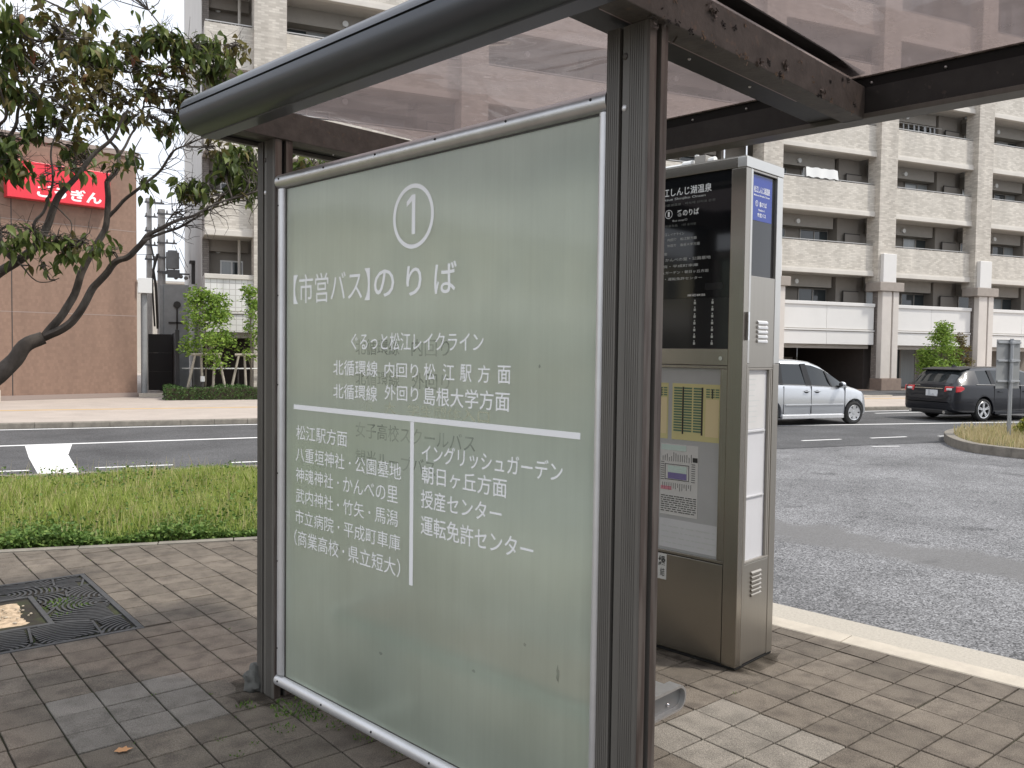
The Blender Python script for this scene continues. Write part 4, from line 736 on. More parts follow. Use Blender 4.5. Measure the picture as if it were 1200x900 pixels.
for i in range(-50, 40):
    for j in range(-30, 50):
        a = (i+.5)*GP_ - .0198; c = (j+.5)*GP_ - .0989; x = a*cos(GA) - c*sin(GA); y = a*sin(GA) + c*cos(GA)
        if x < -9 or y < -5: continue
        cor = [inside_pave(x+dx, y+dy) for dx, dy in ((.075, .13), (-.13, .075), (-.075, -.13), (.13, -.075))]
        ig = in_grate(x, y)
        if not any(cor) or ig < .66: continue
        edge = (not all(cor)) or ig < .90
        pp = to_px((x, y, 0)); seen = pp and -25 < pp[0] < 1225 and pp[1] < 925 and not (350 < pp[0] < 690) and not edge
        cells.append((seen, x*x+y*y, x, y, i, j, edge))
def clip(poly, n, d):
    out_ = []
    for i in range(len(poly)):
        a, c = poly[i], poly[(i+1) % len(poly)]; da = a[0]*n[0]+a[1]*n[1]-d; dc = c[0]*n[0]+c[1]*n[1]-d
        if da <= 0: out_.append(a)
        if da*dc < 0: t_ = da/(da-dc); out_.append((a[0]+(c[0]-a[0])*t_, a[1]+(c[1]-a[1])*t_))
    return out_
def paver_geo(mb, a, c, s=.1017, h=-.02, t=0, tilt=(0, 0)):
    e = .0028
    z = lambda px, py: t + tilt[0]*px + tilt[1]*py
    o = [(-s, -s), (s, -s), (s, s), (-s, s)]; inn = [(-s+e, -s+e), (s-e, -s+e), (s-e, s-e), (-s+e, s-e)]
    vs = [(a+p, c+q, h) for p, q in o] + [(a+p, c+q, z(p, q)-.003) for p, q in o] + [(a+p, c+q, z(p, q)) for p, q in inn]
    fs = [(8, 9, 10, 11)] + [(k, (k+1) % 4, 4+(k+1) % 4, 4+k) for k in range(4)] + [(4+k, 4+(k+1) % 4, 8+(k+1) % 4, 8+k) for k in range(4)]
    mb.add(vs, fs)
_pb = MB(); paver_geo(_pb, 0, 0); pm_dark = _pb.mesh('paver', M['paver']); pm_light = _pb.mesh('paver_light', M['paver_light']); pm_grey = _pb.mesh('paver_greyish', M['paver_greyish'])
seen = sorted([c for c in cells if c[0]], key=lambda c: c[1])[:225]; sset = {(c[4], c[5]) for c in seen}
for c in seen:
    o = bpy.data.objects.new('paver', (pm_light if c[2] > 1.5 else pm_grey) if (c[4], c[5]) in light else pm_dark); COL.objects.link(o)
    o.location = (c[2]+random.uniform(-.0012, .0012), c[3]+random.uniform(-.0012, .0012), random.uniform(-.0022, .0012)); o.rotation_euler = (random.gauss(0, .006), random.gauss(0, .006), GA + random.gauss(0, .006)); o.parent = pavement
    if (c[4], c[5]) in light: o['label'] = 'light grey replacement paver'
mass = MB(); mass_l = MB(); cutm = MB()
for c in cells:
    if (c[4], c[5]) in sset: continue
    a = (c[4]+.5)*GP_ - .0198; cc = (c[5]+.5)*GP_ - .0989
    if c[6]:                     # cut to the kerb and to the edging
        q = [gf.w((a+p*.1017, cc+r*.1017, 0)) for p, r in ((-1, -1), (1, -1), (1, 1), (-1, 1))]; q = [(p.x, p.y) for p in q]
        q = clip(q, (cos(PHI), sin(PHI)), 4.788); q = clip(q, (1.91/18.2, 1.0), 7.39+2.2*1.91/18.2-.012) if q else q
        if q and in_grate(c[2], c[3]) < .92:
            A5 = radians(15.5); dx, dy = c[2]+.917, c[3]-5.898; pq = (dx*cos(A5)+dy*sin(A5), -dx*sin(A5)+dy*cos(A5)); nn_ = (cos(A5), sin(A5)) if abs(pq[0]) > abs(pq[1]) else (-sin(A5), cos(A5)); sg_ = 1 if (pq[0] if abs(pq[0]) > abs(pq[1]) else pq[1]) > 0 else -1
            q = clip(q, (-nn_[0]*sg_, -nn_[1]*sg_), -(nn_[0]*-.917+nn_[1]*5.898)*sg_ - .757)
        pp = to_px((c[2], c[3], 0))
        if len(q) > 2 and pp and -10 < pp[0] < 345 and pp[1] < 905 and c[3] > 2: part(pavement, 'paver', MB().ext_z(q, -.02, random.uniform(-.002, .001)), 'paver')
        elif len(q) > 2: cutm.ext_z(q, -.02, random.uniform(-.002, .001))
        continue
    s = .1017
    paver_geo(mass_l if (c[4], c[5]) in light else mass, a, cc, s=s, t=random.uniform(-.002, .001), tilt=(random.gauss(0, .006), random.gauss(0, .006)))
for mm, m_ in ((mass, 'paver_mass'), (mass_l, 'paver_light')):
    if mm.v:
        o = solid('paver_field', mm, m_, frame=gf, kind='stuff'); o.parent = pavement

o = solid('cut_pavers', cutm, 'paver_mass', kind='stuff'); o.parent = pavement
# moss and weeds in the joints and by the posts
b = MB()
def tuft(mb, x, y, r, n, h, z=0.0, w=.004):
    for _ in range(n):
        a = random.uniform(0, 2*pi); d = random.uniform(0, 1)**.6*r; px, py = x+d*cos(a), y+d*sin(a); l = h*random.uniform(.4, 1)
        t = random.uniform(0, 2*pi); lean = random.uniform(.1, .9)*l; q = Vector((cos(t), sin(t), 0))*w*random.uniform(.6, 1.4)
        e = Vector((px + lean*cos(a+random.gauss(0, 1)), py + lean*sin(a+random.gauss(0, 1)), z+l)); m_ = Vector((px, py, z))*.5 + e*.5 + Vector((0, 0, l*.15))
        mb.add([Vector((px, py, z))-q, Vector((px, py, z))+q, m_+q*1.3, e, m_-q*1.3], [(0, 1, 2, 3, 4)])
for (x, y, r, n, h) in ((.63,3.93,.10,170,.05),(.70,3.80,.07,110,.04),(.55,3.72,.06,60,.03),(.78,3.66,.05,50,.03),(.86,3.5,.05,40,.03),(.44,4.02,.05,60,.05),(.50,4.22,.05,50,.06),(.58,3.86,.05,60,.04),(.30,3.72,.03,18,.02),(.35,3.55,.03,18,.02),(2.64,3.31,.03,14,.015),(.95,3.3,.04,24,.03),(1.0,3.05,.03,20,.03),(.42,3.62,.025,14,.02)): tuft(b, x, y, r, int(n*.7), h*.40, w=.0024)
for _ in range(120):
    i = random.randint(-6, 9); j = random.uniform(8, 36); a = i*GP_ - .0198 + random.gauss(0, .003); c = j*GP_; x = a*cos(GA) - c*sin(GA); y = a*sin(GA) + c*cos(GA)
    if inside_pave(x, y) and in_grate(x, y) > .8: tuft(b, x, y, .012, 5, .008, z=-.004, w=.002)
solid('joint_weeds', b, 'weed', label='small green weeds growing in the paver joints at the post foot', cat='weeds', kind='stuff')

# fallen leaf
fp = [(0, -.045), (.018, -.030), (.030, -.022), (.022, -.006), (.034, .012), (.016, .018), (.006, .046), (-.008, .020), (-.030, .016), (-.020, -.004), (-.032, -.020), (-.014, -.028)]
b = MB(); b.add([(-.075+p[1]*.8, 3.74+p[0]*.8, .006+.18*abs(p[0])+.05*abs(p[1])) for p in fp] + [(-.075, 3.74, .004)], [(i, (i+1) % 12, 12) for i in range(12)])
solid('fallen_leaf', b, 'dead', label='dry orange fallen leaf lying on the brown pavers', cat='leaf')

# ================================================================ TREE GRATE
tf = Frame(-.917, 5.898, 0, radians(15.5))
tg = thing('tree_grate', 'square cast iron tree grate with curved slots set in the pavement', 'tree grate', (0, 0, 0), tf)
b = MB(); o_, w_ = .752, .032
b.box(-o_, o_, -o_, -o_+w_, -.03, .002).box(-o_, o_, o_-w_, o_, -.03, .002).box(-o_, -o_+w_, -o_+w_, o_-w_, -.03, .002).box(o_-w_, o_, -o_+w_, o_-w_, -.03, .002)
h_ = .325; b.box(-h_-.03, h_+.03, -h_-.03, -h_, -.03, .001).box(-h_-.03, h_+.03, h_, h_+.03, -.03, .001).box(-h_-.03, -h_, -h_, h_, -.03, .001).box(h_, h_+.03, -h_, h_, -.03, .001)
b.box(-.012, .012, -o_+w_, -h_-.03, -.03, .0005).box(-.012, .012, h_+.03, o_-w_, -.03, .0005)
part(tg, 'rim', b, 'iron', bevel=.002)
rg = random.Random(11)
cents = [(rg.uniform(-.8, .8), rg.uniform(-.8, .8)) for _ in range(15)] + [(.75, .75), (.75, -.75), (.2, -.8), (.8, .1), (.35, .8), (-.8, -.4), (-.8, .6)]
b = MB(); LIM = o_-w_+.004
def ok(x, y): return max(abs(x), abs(y)) < LIM and not (max(abs(x), abs(y)) < h_+.025)
for ci, (cx, cy) in enumerate(cents):
    r = .035
    while r < .62:
        n = max(14, int(r*130)); run = []
        def flush():
            global run
            if len(run) > 1:
                vs = []
                for (a, rr_) in run:
                    c, s = cos(a), sin(a)
                    vs += [(cx+(rr_-.0068)*c, cy+(rr_-.0068)*s, 0), (cx+(rr_+.0068)*c, cy+(rr_+.0068)*s, 0), (cx+(rr_-.0068)*c, cy+(rr_-.0068)*s, -.022), (cx+(rr_+.0068)*c, cy+(rr_+.0068)*s, -.022)]
                fs = []
                for k in range(len(run)-1):
                    p = 4*k; fs += [(p, p+1, p+5, p+4), (p, p+4, p+6, p+2), (p+1, p+3, p+7, p+5)]
                b.add(vs, fs)
            run = []
        for k in range(n+1):
            a = 2*pi*k/n; x, y = cx + r*cos(a), cy + r*sin(a)
            near = min(range(len(cents)), key=lambda q: (cents[q][0]-x)**2 + (cents[q][1]-y)**2)
            if near == ci and ok(x, y): run.append((a, r))
            else: flush()
        flush(); r += .031
part(tg, 'curved_bars', b, 'iron', kind='stuff')
b = MB()
for ci, (cx, cy) in enumerate(cents):      # spokes along the cell borders tie the arcs together
    for cj in range(ci+1, len(cents)):
        mx_, my_ = (cx+cents[cj][0])/2, (cy+cents[cj][1])/2; dx, dy = cents[cj][0]-cx, cents[cj][1]-cy; L_ = sqrt(dx*dx+dy*dy); tx, ty = -dy/L_, dx/L_
        run = []
        for k in range(-40, 41):
            x, y = mx_+tx*k*.02, my_+ty*k*.02; d0 = (x-cx)**2+(y-cy)**2
            if ok(x, y) and all((c[0]-x)**2+(c[1]-y)**2 >= d0-1e-6 for c in cents): run.append((x, y))
        if len(run) > 1:
            nx_, ny_ = -ty*.007, tx*.007; (xa, ya), (xb, yb) = run[0], run[-1]
            b.ext_z([(xa-nx_, ya-ny_), (xb-nx_, yb-ny_), (xb+nx_, yb+ny_), (xa+nx_, ya+ny_)], -.022, -.0008)
part(tg, 'ribs', b, 'iron')
part(tg, 'soil_bed', MB().box(-o_+.003, o_-.003, -o_+.003, o_-.003, -.08, -.028), 'soil')
b = MB(); nn = 22; vs = []
for i in range(nn+1):
    for j in range(nn+1):
        x = -.30+.60*i/nn; y = -.30+.60*j/nn; e = min(1, (1-max(abs(x), abs(y))/.30)*4)
        vs.append((x, y, -.03 + e*(.026 + .012*noise.noise(Vector((x*7, y*7, 1))) + .008*noise.noise(Vector((x*22, y*22, 3))))))
b.add(vs, [(i*(nn+1)+j, (i+1)*(nn+1)+j, (i+1)*(nn+1)+j+1, i*(nn+1)+j+1) for i in range(nn) for j in range(nn)])
part(tg, 'sand_bed', b, 'sand', smooth=70)
b = MB()
for _ in range(70):
    x, y = random.uniform(-.28, .28), random.uniform(-.28, .28); b.ball((x, y, .002), random.uniform(.004, .013), 6, 4, (1, .8, .6))
part(tg, 'pebbles', b, 'stone', smooth=60, kind='stuff')
b = MB()
for (x, y, r, n, h) in ((.50,.10,.10,110,.035),(.55,-.05,.07,70,.03),(.42,-.18,.05,50,.03),(.40,.02,.04,40,.03),(.2,-.5,.12,60,.02),(-.1,-.6,.15,80,.02),(.3,-.62,.12,60,.02),(.1,.5,.1,50,.02),(.45,.45,.1,40,.02),(-.5,-.5,.15,60,.02)): tuft(b, x, y, r, n, h, z=-.02)
part(tg, 'moss_tufts', b, 'weed', kind='stuff')

# ================================================================ GRASS VERGE
import numpy as np
rng = np.random.default_rng(5)
def blades(name, n, xr, yr, hfun, w, m, label, cat, mask=None, par=None, base=-.02, kind='stuff', bend=.35):
    x = rng.uniform(xr[0], xr[1], n); y = rng.uniform(yr[0], yr[1], n)
    if mask is not None: k = mask(x, y); x, y = x[k], y[k]
    n = len(x); h = hfun(x, y, n); a = rng.uniform(0, 2*np.pi, n); t = rng.uniform(0, 2*np.pi, n); ww = w*rng.uniform(.6, 1.4, n)
    bx, by = np.cos(t)*h*bend*rng.uniform(.1, 1.3, n), np.sin(t)*h*bend*rng.uniform(.1, 1.3, n); qx, qy = np.cos(a)*ww, np.sin(a)*ww
    z0 = np.full(n, base)
    V_ = np.stack([np.stack([x-qx, y-qy, z0], 1), np.stack([x+qx, y+qy, z0], 1), np.stack([x+qx*.8+bx*.35, y+qy*.8+by*.35, z0+h*.6], 1), np.stack([x+bx, y+by, z0+h], 1), np.stack([x-qx*.8+bx*.35, y-qy*.8+by*.35, z0+h*.6], 1)], 1).reshape(-1, 3)
    me = bpy.data.meshes.new(name); me.vertices.add(len(V_)); me.vertices.foreach_set('co', V_.ravel().astype(np.float32))
    me.loops.add(n*5); me.loops.foreach_set('vertex_index', np.arange(n*5, dtype=np.int32)); me.polygons.add(n); me.polygons.foreach_set('loop_start', np.arange(0, n*5, 5, dtype=np.int32))
    try: me.polygons.foreach_set('loop_total', np.full(n, 5, dtype=np.int32))
    except Exception: pass
    me.update(calc_edges=True); me.materials.append(M[m]); o = bpy.data.objects.new(name, me); COL.objects.link(o)
    if par: o.parent = par
    return tag(o, label, cat, None, kind)
front = lambda x: 7.49 + (2.2-x)*(1.91/18.2)
vm = lambda x, y: (y > front(x)+.06) & (y < 11.9) & (x < 2.0 + np.clip((y-11)*.6, 0, .7))
def hg(x, y, n):
    d = np.clip((y-front(x))/.9, 0, 1); return (.07 + .09*d + .035*np.sin(x*2.1+y*1.7) + .03*np.sin(x*5.3-y*3.1+1))*rng.uniform(.35, 1.4, n)*(1-.45*np.clip((y-10.4)/1.4, 0, 1))
blades('verge_grass_far_side', 30000, (-15, -6.5), (7.4, 12.25), hg, .005, 'grass', 'long grass on the verge left of the street tree', 'grass', vm)
blades('verge_grass', 150000, (-6.5, 2.8), (7.4, 12.25), hg, .0034, 'grass', 'bright green and yellowish long grass on the verge beside the road', 'grass', vm)
blades('seed_stalks', 1600, (-6.5, 2.8), (7.8, 12.2), lambda x, y, n: rng.uniform(.16, .34, n), .0024, 'dry', 'thin pale seed stalks standing above the verge grass', 'grass', vm, bend=.2)
# broad leaved weeds, thickest along the edging
def leaves(name, P, size, m, label, cat, par=None, kind='stuff', droop=.3, aspect=.55, off=None):
    n = len(P); a = rng.uniform(0, 2*np.pi, n); s = size*rng.uniform(.55, 1.35, n)
    dz = rng.normal(-droop, .45, n); D = np.stack([np.cos(a), np.sin(a), dz], 1); D /= np.linalg.norm(D, axis=1)[:, None]
    R_ = rng.normal(0, 1, (n, 3)); W = np.cross(D, R_); W /= np.linalg.norm(W, axis=1)[:, None]; N_ = np.cross(D, W)
    D *= s[:, None]; W *= (s*aspect*.5)[:, None]; N_ *= (s*.10)[:, None]
    V_ = np.stack([P, P+D*.35+W-N_, P+D*.72+W*.75-N_, P+D, P+D*.72-W*.75-N_, P+D*.35-W-N_, P+D*.5+N_*.3], 1).reshape(-1, 3)
    base = (np.arange(n)*7)[:, None]; F_ = np.array([[0, 1, 6], [1, 2, 6], [2, 3, 6], [3, 4, 6], [4, 5, 6], [5, 0, 6]]); T_ = (base[:, :, None] + F_[None]).reshape(-1)
    me = bpy.data.meshes.new(name); me.vertices.add(len(V_)); me.vertices.foreach_set('co', V_.ravel().astype(np.float32)); nt_ = len(T_)//3
    me.loops.add(len(T_)); me.loops.foreach_set('vertex_index', T_.astype(np.int32)); me.polygons.add(nt_); me.polygons.foreach_set('loop_start', np.arange(0, len(T_), 3, dtype=np.int32))
    me.update(calc_edges=True); me.materials.append(M[m] if isinstance(m, str) else m); o = bpy.data.objects.new(name, me); COL.objects.link(o)
    if par: o.parent = par; 
    return tag(o, label, cat, None, kind)
n = 42000; x = rng.uniform(-6.5, 2.4, n); d = rng.exponential(.20, n)*(.55+.9*(np.sin(x*3.3)*np.sin(x*1.27+1)+1)*.6)-.04; y = front(x)+.05+d; z = rng.uniform(.0, 1, n)*(.075+.04*np.sin(x*6.1)+.05*np.clip(d, 0, 1))
k = (y > front(x)+.0) & (x < 2.1); leaves('verge_weeds', np.stack([x, y, z], 1)[k], .030, 'weed', 'low broad leaved weeds along the front edge of the verge', 'weeds', droop=-.1, aspect=.8)
n = 9000; x = rng.uniform(-6.5, 2.4, n); y = rng.uniform(8, 12.2, n); k = vm(x, y); z = rng.uniform(.05, .16, n)
leaves('verge_clover', np.stack([x, y, z], 1)[k], .028, 'weed', 'scattered clover leaves among the verge grass', 'weeds', droop=0, aspect=.9)

# ================================================================ FAR PAVEMENT
far = solid('far_pavement', MB().box(-60, 99, 20.62, 60, -.3, -.004), 'sidewalk', kind='structure')
part(far, 'tactile_strip', MB().box(-40, 60, 24.3, 24.6, -.004, .0), 'tactile')
for k in range(-9, 62):
    x = -.15 + k*.72 - .5
    if -5.5 < x < 3.2 or 18 < x < 42:
        b = MB().ext_x([(20.462, -.2), (20.475, -.02), (20.49, .0), (20.615, .0), (20.615, -.2)], x+.004, x+.716)
        part(far, 'kerb_stone', b, 'kerb_old')
part(far, 'kerb_run', MB().box(-60, -5.04, 20.464, 20.615, -.2, -.002).box(3.6, 17.7, 20.464, 20.615, -.2, -.002).box(42.6, 99, 20.464, 20.615, -.2, -.002), 'kerb_old', kind='stuff')
part(far, 'driveway', MB().add([(28.2, 25.9, .002), (37.5, 25.9, .002), (37.5, 30.0, .002), (27.0, 30.0, .002)], [(0, 1, 2, 3)]), 'road')
part(far, 'inner_kerb', MB().box(22, 27.8, 25.4, 25.6, -.004, .06).box(37.6, 60, 25.4, 25.6, -.004, .06), 'kerb')
part(far, 'building_apron', MB().box(27, 60, 30.0, 36, -.004, .03), 'brown_stone')

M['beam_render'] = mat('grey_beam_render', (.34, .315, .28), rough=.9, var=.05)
# ================================================================ APARTMENT BUILDING
Y0 = 30.13
ap = thing('apartment_building', 'long beige tiled apartment building with rows of deep balconies across the road', 'apartment building', (1.93, Y0, 0))
cols = [3.49, 10.9, 18.0, 24.95, 31.80, 38.30, 44.9]; CW = 1.07
def pt(name, mb, m, **k): return part(ap, name, mb, m, **k)
edges = [1.93] + [c for x in cols for c in (x, x+CW)]
bays = [(1.93, 3.49)] + [(cols[i]+CW, cols[i+1]) for i in range(len(cols)-1)]
TOP = [(2.16, 4.10), (5.60, 6.84), (8.40, 9.67), (11.20, 12.45), (14.00, 15.25), (16.80, 18.05)]
BW = 32.05
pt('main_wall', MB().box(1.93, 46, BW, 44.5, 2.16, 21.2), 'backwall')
pt('side_wall', MB().box(1.905, 1.928, 31.6, 44.5, 0, 21.2), 'sidewall')
pt('roof_slab', MB().box(1.8, 46.1, Y0-.1, 44.6, 21.2, 21.6), 'slab')
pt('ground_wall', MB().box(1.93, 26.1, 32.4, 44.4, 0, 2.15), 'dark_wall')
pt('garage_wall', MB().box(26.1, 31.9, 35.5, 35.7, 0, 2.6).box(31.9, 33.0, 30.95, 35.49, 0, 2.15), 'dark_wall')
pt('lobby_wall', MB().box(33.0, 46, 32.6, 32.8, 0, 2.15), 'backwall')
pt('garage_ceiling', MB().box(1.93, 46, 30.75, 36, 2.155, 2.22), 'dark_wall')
for i, x in enumerate(cols):
    c = pt('column', MB().box(x, x+CW, Y0, Y0+.75, 5.10 if i > 2 else .0, 21.19), 'column_tile')
    if i > 2:
        pt('column_core', MB().box(x+.14, x+CW+.0, Y0+.12, Y0+.40, .55, 4.69), 'grey_tile')
        pt('column_cap', MB().box(x-.10, x+CW+.36, Y0-.28, Y0+.62, 4.69, 5.11), 'cap_stone', bevel=.02)
        pt('column_block', MB().box(x+.15, x+.98, Y0-.20, Y0-.002, 5.112, 6.45), 'white_panel', bevel=.02)
        for a in (.16, .86): pt('pilaster', MB().box(x+a, x+a+(.60 if a < .5 else .36), Y0-.18, Y0+.115, .57, 4.688), 'pilaster', bevel=.02)
        pt('pilaster_gap', MB().box(x+.762, x+.858, Y0-.05, Y0+.11, .57, 4.687), 'grey_tile')
        pt('column_base', MB().box(x+.12, x+1.40, Y0-.30, Y0+.42, .0, .568), 'brown_stone', bevel=.02)
rb = random.Random(21)
for bi, (xa, xb) in enumerate(bays):
    pend = bi == 0
    for fi, (z0, z1) in enumerate(TOP):
        white = fi == 0
        if white:
            m_ = 'white_panel' if not pend else 'white_tile'
            nP = 1 if xb-xa < 2 else 2
            for k in range(nP):
                a = xa + (xb-xa)*k/nP; c = xa + (xb-xa)*(k+1)/nP
                pt('parapet_panel', MB().box(a+(.008 if k else 0), c-(.008 if k < nP-1 else 0), Y0+.16, Y0+.30, z0+.72, z1-.16), m_)
                pt('parapet_panel', MB().box(a+(.008 if k else 0), c-(.008 if k < nP-1 else 0), Y0+.14, Y0+.30, z0, z0+.58), m_)
            pt('parapet_groove', MB().box(xa, xb, Y0+.20, Y0+.30, z0+.58, z0+.72), 'slab'); pt('parapet_ledge', MB().box(xa, xb, Y0+.10, Y0+.30, z0+.62, z0+.68), m_)
            pt('parapet_cap', MB().box(xa-.02, xb+.02, Y0+.10, Y0+.34, z1-.16, z1), 'white_panel' if not pend else 'slab', bevel=.015)
        else:
            pt('parapet', MB().box(xa, xb, Y0+.30, Y0+.44, z0, z1), 'beige_tile')
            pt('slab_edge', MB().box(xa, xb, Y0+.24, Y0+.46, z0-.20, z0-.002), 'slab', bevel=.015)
            pt('slab_ledge', MB().box(xa, xb, Y0+.26, Y0+.298, z0, z0+.05), 'slab')
            b = MB().box(xa+.03, xb-.03, Y0+.33, Y0+.39, z1+.05, z1+.085)
            for k in range(int((xb-xa)/.9)+1): b.box(xa+.08+k*.9, xa+.11+k*.9, Y0+.35, Y0+.37, z1, z1+.05)
            pt('handrail', b, 'rail')
        if pend:
            pt('end_parapet', MB().box(1.932, 2.07, Y0+(.31 if not white else .35), BW, z0, z1-.01), 'grey_tile' if not white else 'white_tile')
            pt('end_pier', MB().box(1.915, 2.15, BW-.42, BW-.001, z1-.2, z1+1.6), 'grey_tile')
        zf = z0 + .02
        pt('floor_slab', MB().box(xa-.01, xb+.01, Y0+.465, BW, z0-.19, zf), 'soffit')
        zc = TOP[fi+1][0]-.19 if fi < 5 else 21.2
        W = xb-xa
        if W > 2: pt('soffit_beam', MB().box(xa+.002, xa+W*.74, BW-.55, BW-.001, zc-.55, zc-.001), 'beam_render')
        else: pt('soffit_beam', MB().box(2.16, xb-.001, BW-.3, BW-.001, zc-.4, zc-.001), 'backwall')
        lx = xa + W*.36 if W > 2 else xa+.55
        ly = BW-.553 if W > 2 else BW-.02
        pt('wall_lamp', MB().cyl((lx, ly-.10, zc-.33), (lx, ly+.002, zc-.33), .11, 12), 'white_metal', smooth=40)
        spots = [(xa+.15, 1.7), (xa+W*.47, 1.75)] if W > 2 else [(xa+.62, .78)]
        for (wx, ww) in spots:
            zt = zc-.62 if W > 2 else z1+.58
            zb = zf+.05 if W > 2 else z1-.25
            f = MB().box(wx, wx+ww, BW-.05, BW-.001, zt, zt+.05).box(wx, wx+.05, BW-.05, BW-.001, zb, zt).box(wx+ww-.05, wx+ww, BW-.05, BW-.001, zb, zt).box(wx+ww/2-.03, wx+ww/2+.03, BW-.06, BW-.001, zb, zt)
            win = pt('window', f, 'frame_alu' if W > 2 else 'white_metal')
            for k in range(2):
                pale = rb.random() < .42
                part(win, 'pane', MB().box(wx+.05+k*(ww/2-.02), wx+ww/2-.03+k*(ww/2-.02), BW-.035, BW-.02, zb, zt), 'glass_pale' if pale else 'glass')
        if W > 2:
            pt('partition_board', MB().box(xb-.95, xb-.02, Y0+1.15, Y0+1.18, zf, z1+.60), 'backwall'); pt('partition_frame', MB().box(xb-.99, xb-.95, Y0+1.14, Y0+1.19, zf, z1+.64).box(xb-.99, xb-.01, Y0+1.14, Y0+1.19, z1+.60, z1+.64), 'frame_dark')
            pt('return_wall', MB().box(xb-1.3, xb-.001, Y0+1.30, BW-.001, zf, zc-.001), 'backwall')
        else:
            pt('downpipe', MB().cyl((xb-.35, Y0+1.3, zf), (xb-.35, Y0+1.3, zc), .05, 8), 'slab')
# lobby glazing on the ground floor, signs, vent hoods
for (x0, x1, mm) in ((33.45, 34.25, 'glass_pale'), (34.95, 36.0, 'glass'), (36.1, 37.1, 'glass_pale'), (40.0, 41.0, 'glass'), (41.1, 42.4, 'glass')):
    w = pt('window', MB().box(x0-.06, x1+.06, 32.50, 32.599, 2.0, 2.12).box(x0-.06, x0, 32.50, 32.599, .03, 2.0).box(x1, x1+.06, 32.50, 32.599, .03, 2.0), 'frame_alu'); part(w, 'pane', MB().box(x0, x1, 32.54, 32.56, .05, 2.0), mm)
ps = pt('wall_sign', MB().box(30.4, 31.55, 35.44, 35.498, 1.25, 1.52), 'slab')
part(ps, 'lettering', write(MB(), '入居者専用駐車場', lambda a, c: (30.46+1.03*a, 35.437, 1.31+.14*c)), 'print_soft')
pt('vent_hood', MB().box(1.78, 1.903, 35.6, 35.9, 4.1, 4.9).box(1.70, 1.903, 35.5, 36.0, 4.9, 5.0), 'frame_dark')
# laundry and things on the balconies
def top(name, label, cat, mb, m, **k): return solid(name, mb, m, label=label, cat=cat, **k)
b = MB(); n = 14; vs = []
for i in range(n+1):
    x = 27.6 + 1.9*i/n; dz = .03*sin(i*1.7)
    vs += [(x, 30.40, 9.72+dz), (x, 30.44+.03*sin(i), 10.16+dz*.5), (x, 30.62, 10.14+dz*.5), (x, 30.62, 9.7)]
b.add(vs, sum([[(4*i, 4*i+4, 4*i+5, 4*i+1), (4*i+1, 4*i+5, 4*i+6, 4*i+2), (4*i+2, 4*i+6, 4*i+7, 4*i+3)] for i in range(n)], []))
solid('futon', b, 'white_metal', label='white futon airing over a balcony handrail of the apartment building', cat='bedding', smooth=60, loc=(28.5, 30.4, 9.4))
lr = random.Random(9)
b = MB()
for k in range(9):
    x = 33.2 + k*.36 + lr.uniform(-.05, .05); w = lr.uniform(.10, .2); z = 12.95; b.quad((x, 30.9, z), (x+w, 30.92, z), (x+w*.95, 30.9, z-lr.uniform(.25, .55)), (x, 30.88, z-.4))
lau = thing('laundry_line', 'laundry hanging on a pole in an upper balcony right of the futon', 'laundry', (34, 30.9, 12.9)); part(lau, 'garments', b, 'cabin', kind='stuff'); part(lau, 'laundry_pole', MB().cyl((33, 30.9, 12.97), (36.6, 30.9, 12.97), .02, 6), 'rail')
b = MB(); 
for k in range(4): b.cyl((29.75+k*.22, 30.5, 9.74), (29.75+k*.22, 30.9, 9.8), .05, 6)
solid('clothes_pegs', b, 'trim', label='dark laundry pegs and hangers beside the white futon', cat='hangers', kind='stuff')

# ================================================================ BANK BUILDING (turned like the shelter)
bp_ = SF.w((0, 0, 0)); _ox, _oy = -.15, 30.14
bf = Frame(_ox, _oy, 0, PHI)         # x along its front (to the right), y into the building
bk = thing('bank_building', 'windowless red-brown tiled bank building with a red sign', 'bank', (0, 0, 0), bf)
part(bk, 'front_wall', MB().box(-22, 0, 0, 12, 0, 7.66), 'bank')
part(bk, 'parapet_cap', MB().box(-22.1, .06, -.06, 12.1, 7.662, 7.84), 'bank_cap', bevel=.01)
part(bk, 'base_course', MB().box(-22, .03, -.03, .3, 0, .14), 'bank_cap')
for z in (5.30, 2.6): part(bk, 'joint_line', MB().box(-22, .002, -.004, .1, z, z+.02), 'bank_cap')
for x in (-3.62, -8.5): part(bk, 'joint_line', MB().box(x, x+.025, -.004, .1, 0, 7.6), 'print_black')
sg = part(bk, 'sign_board', MB().box(-3.80, -.94, -.36, -.02, 5.90, 6.99), 'sign_red', bevel=.01)
part(sg, 'lettering', write(MB(), 'ごうぎん', lambda a, c: (-3.02+1.82*a, -.3615, 5.99+.36*c), .035), 'print_white')

so = lambda *a, **k: solid(*a, **k)
solid('drainpipe', MB().cyl((.06, 30.3, 0), (.06, 30.3, 3.35), .10, 14), 'cabin', label='grey drainpipe standing at the corner of the bank building', cat='pipe', smooth=40, loc=(.06, 30.3, 0))
gb = solid('meter_box', MB().box(-.12, .30, 30.05, 30.4, 3.36, 3.85), 'white_metal', label='pale metal box on top of the drainpipe beside the bank', cat='metal box', bevel=.01)
solid('planter_edge', MB().box(-.1, .62, 29.9, 30.2, 0, .12), 'kerb', label='low concrete edge between the bank and the hedge', cat='kerb')
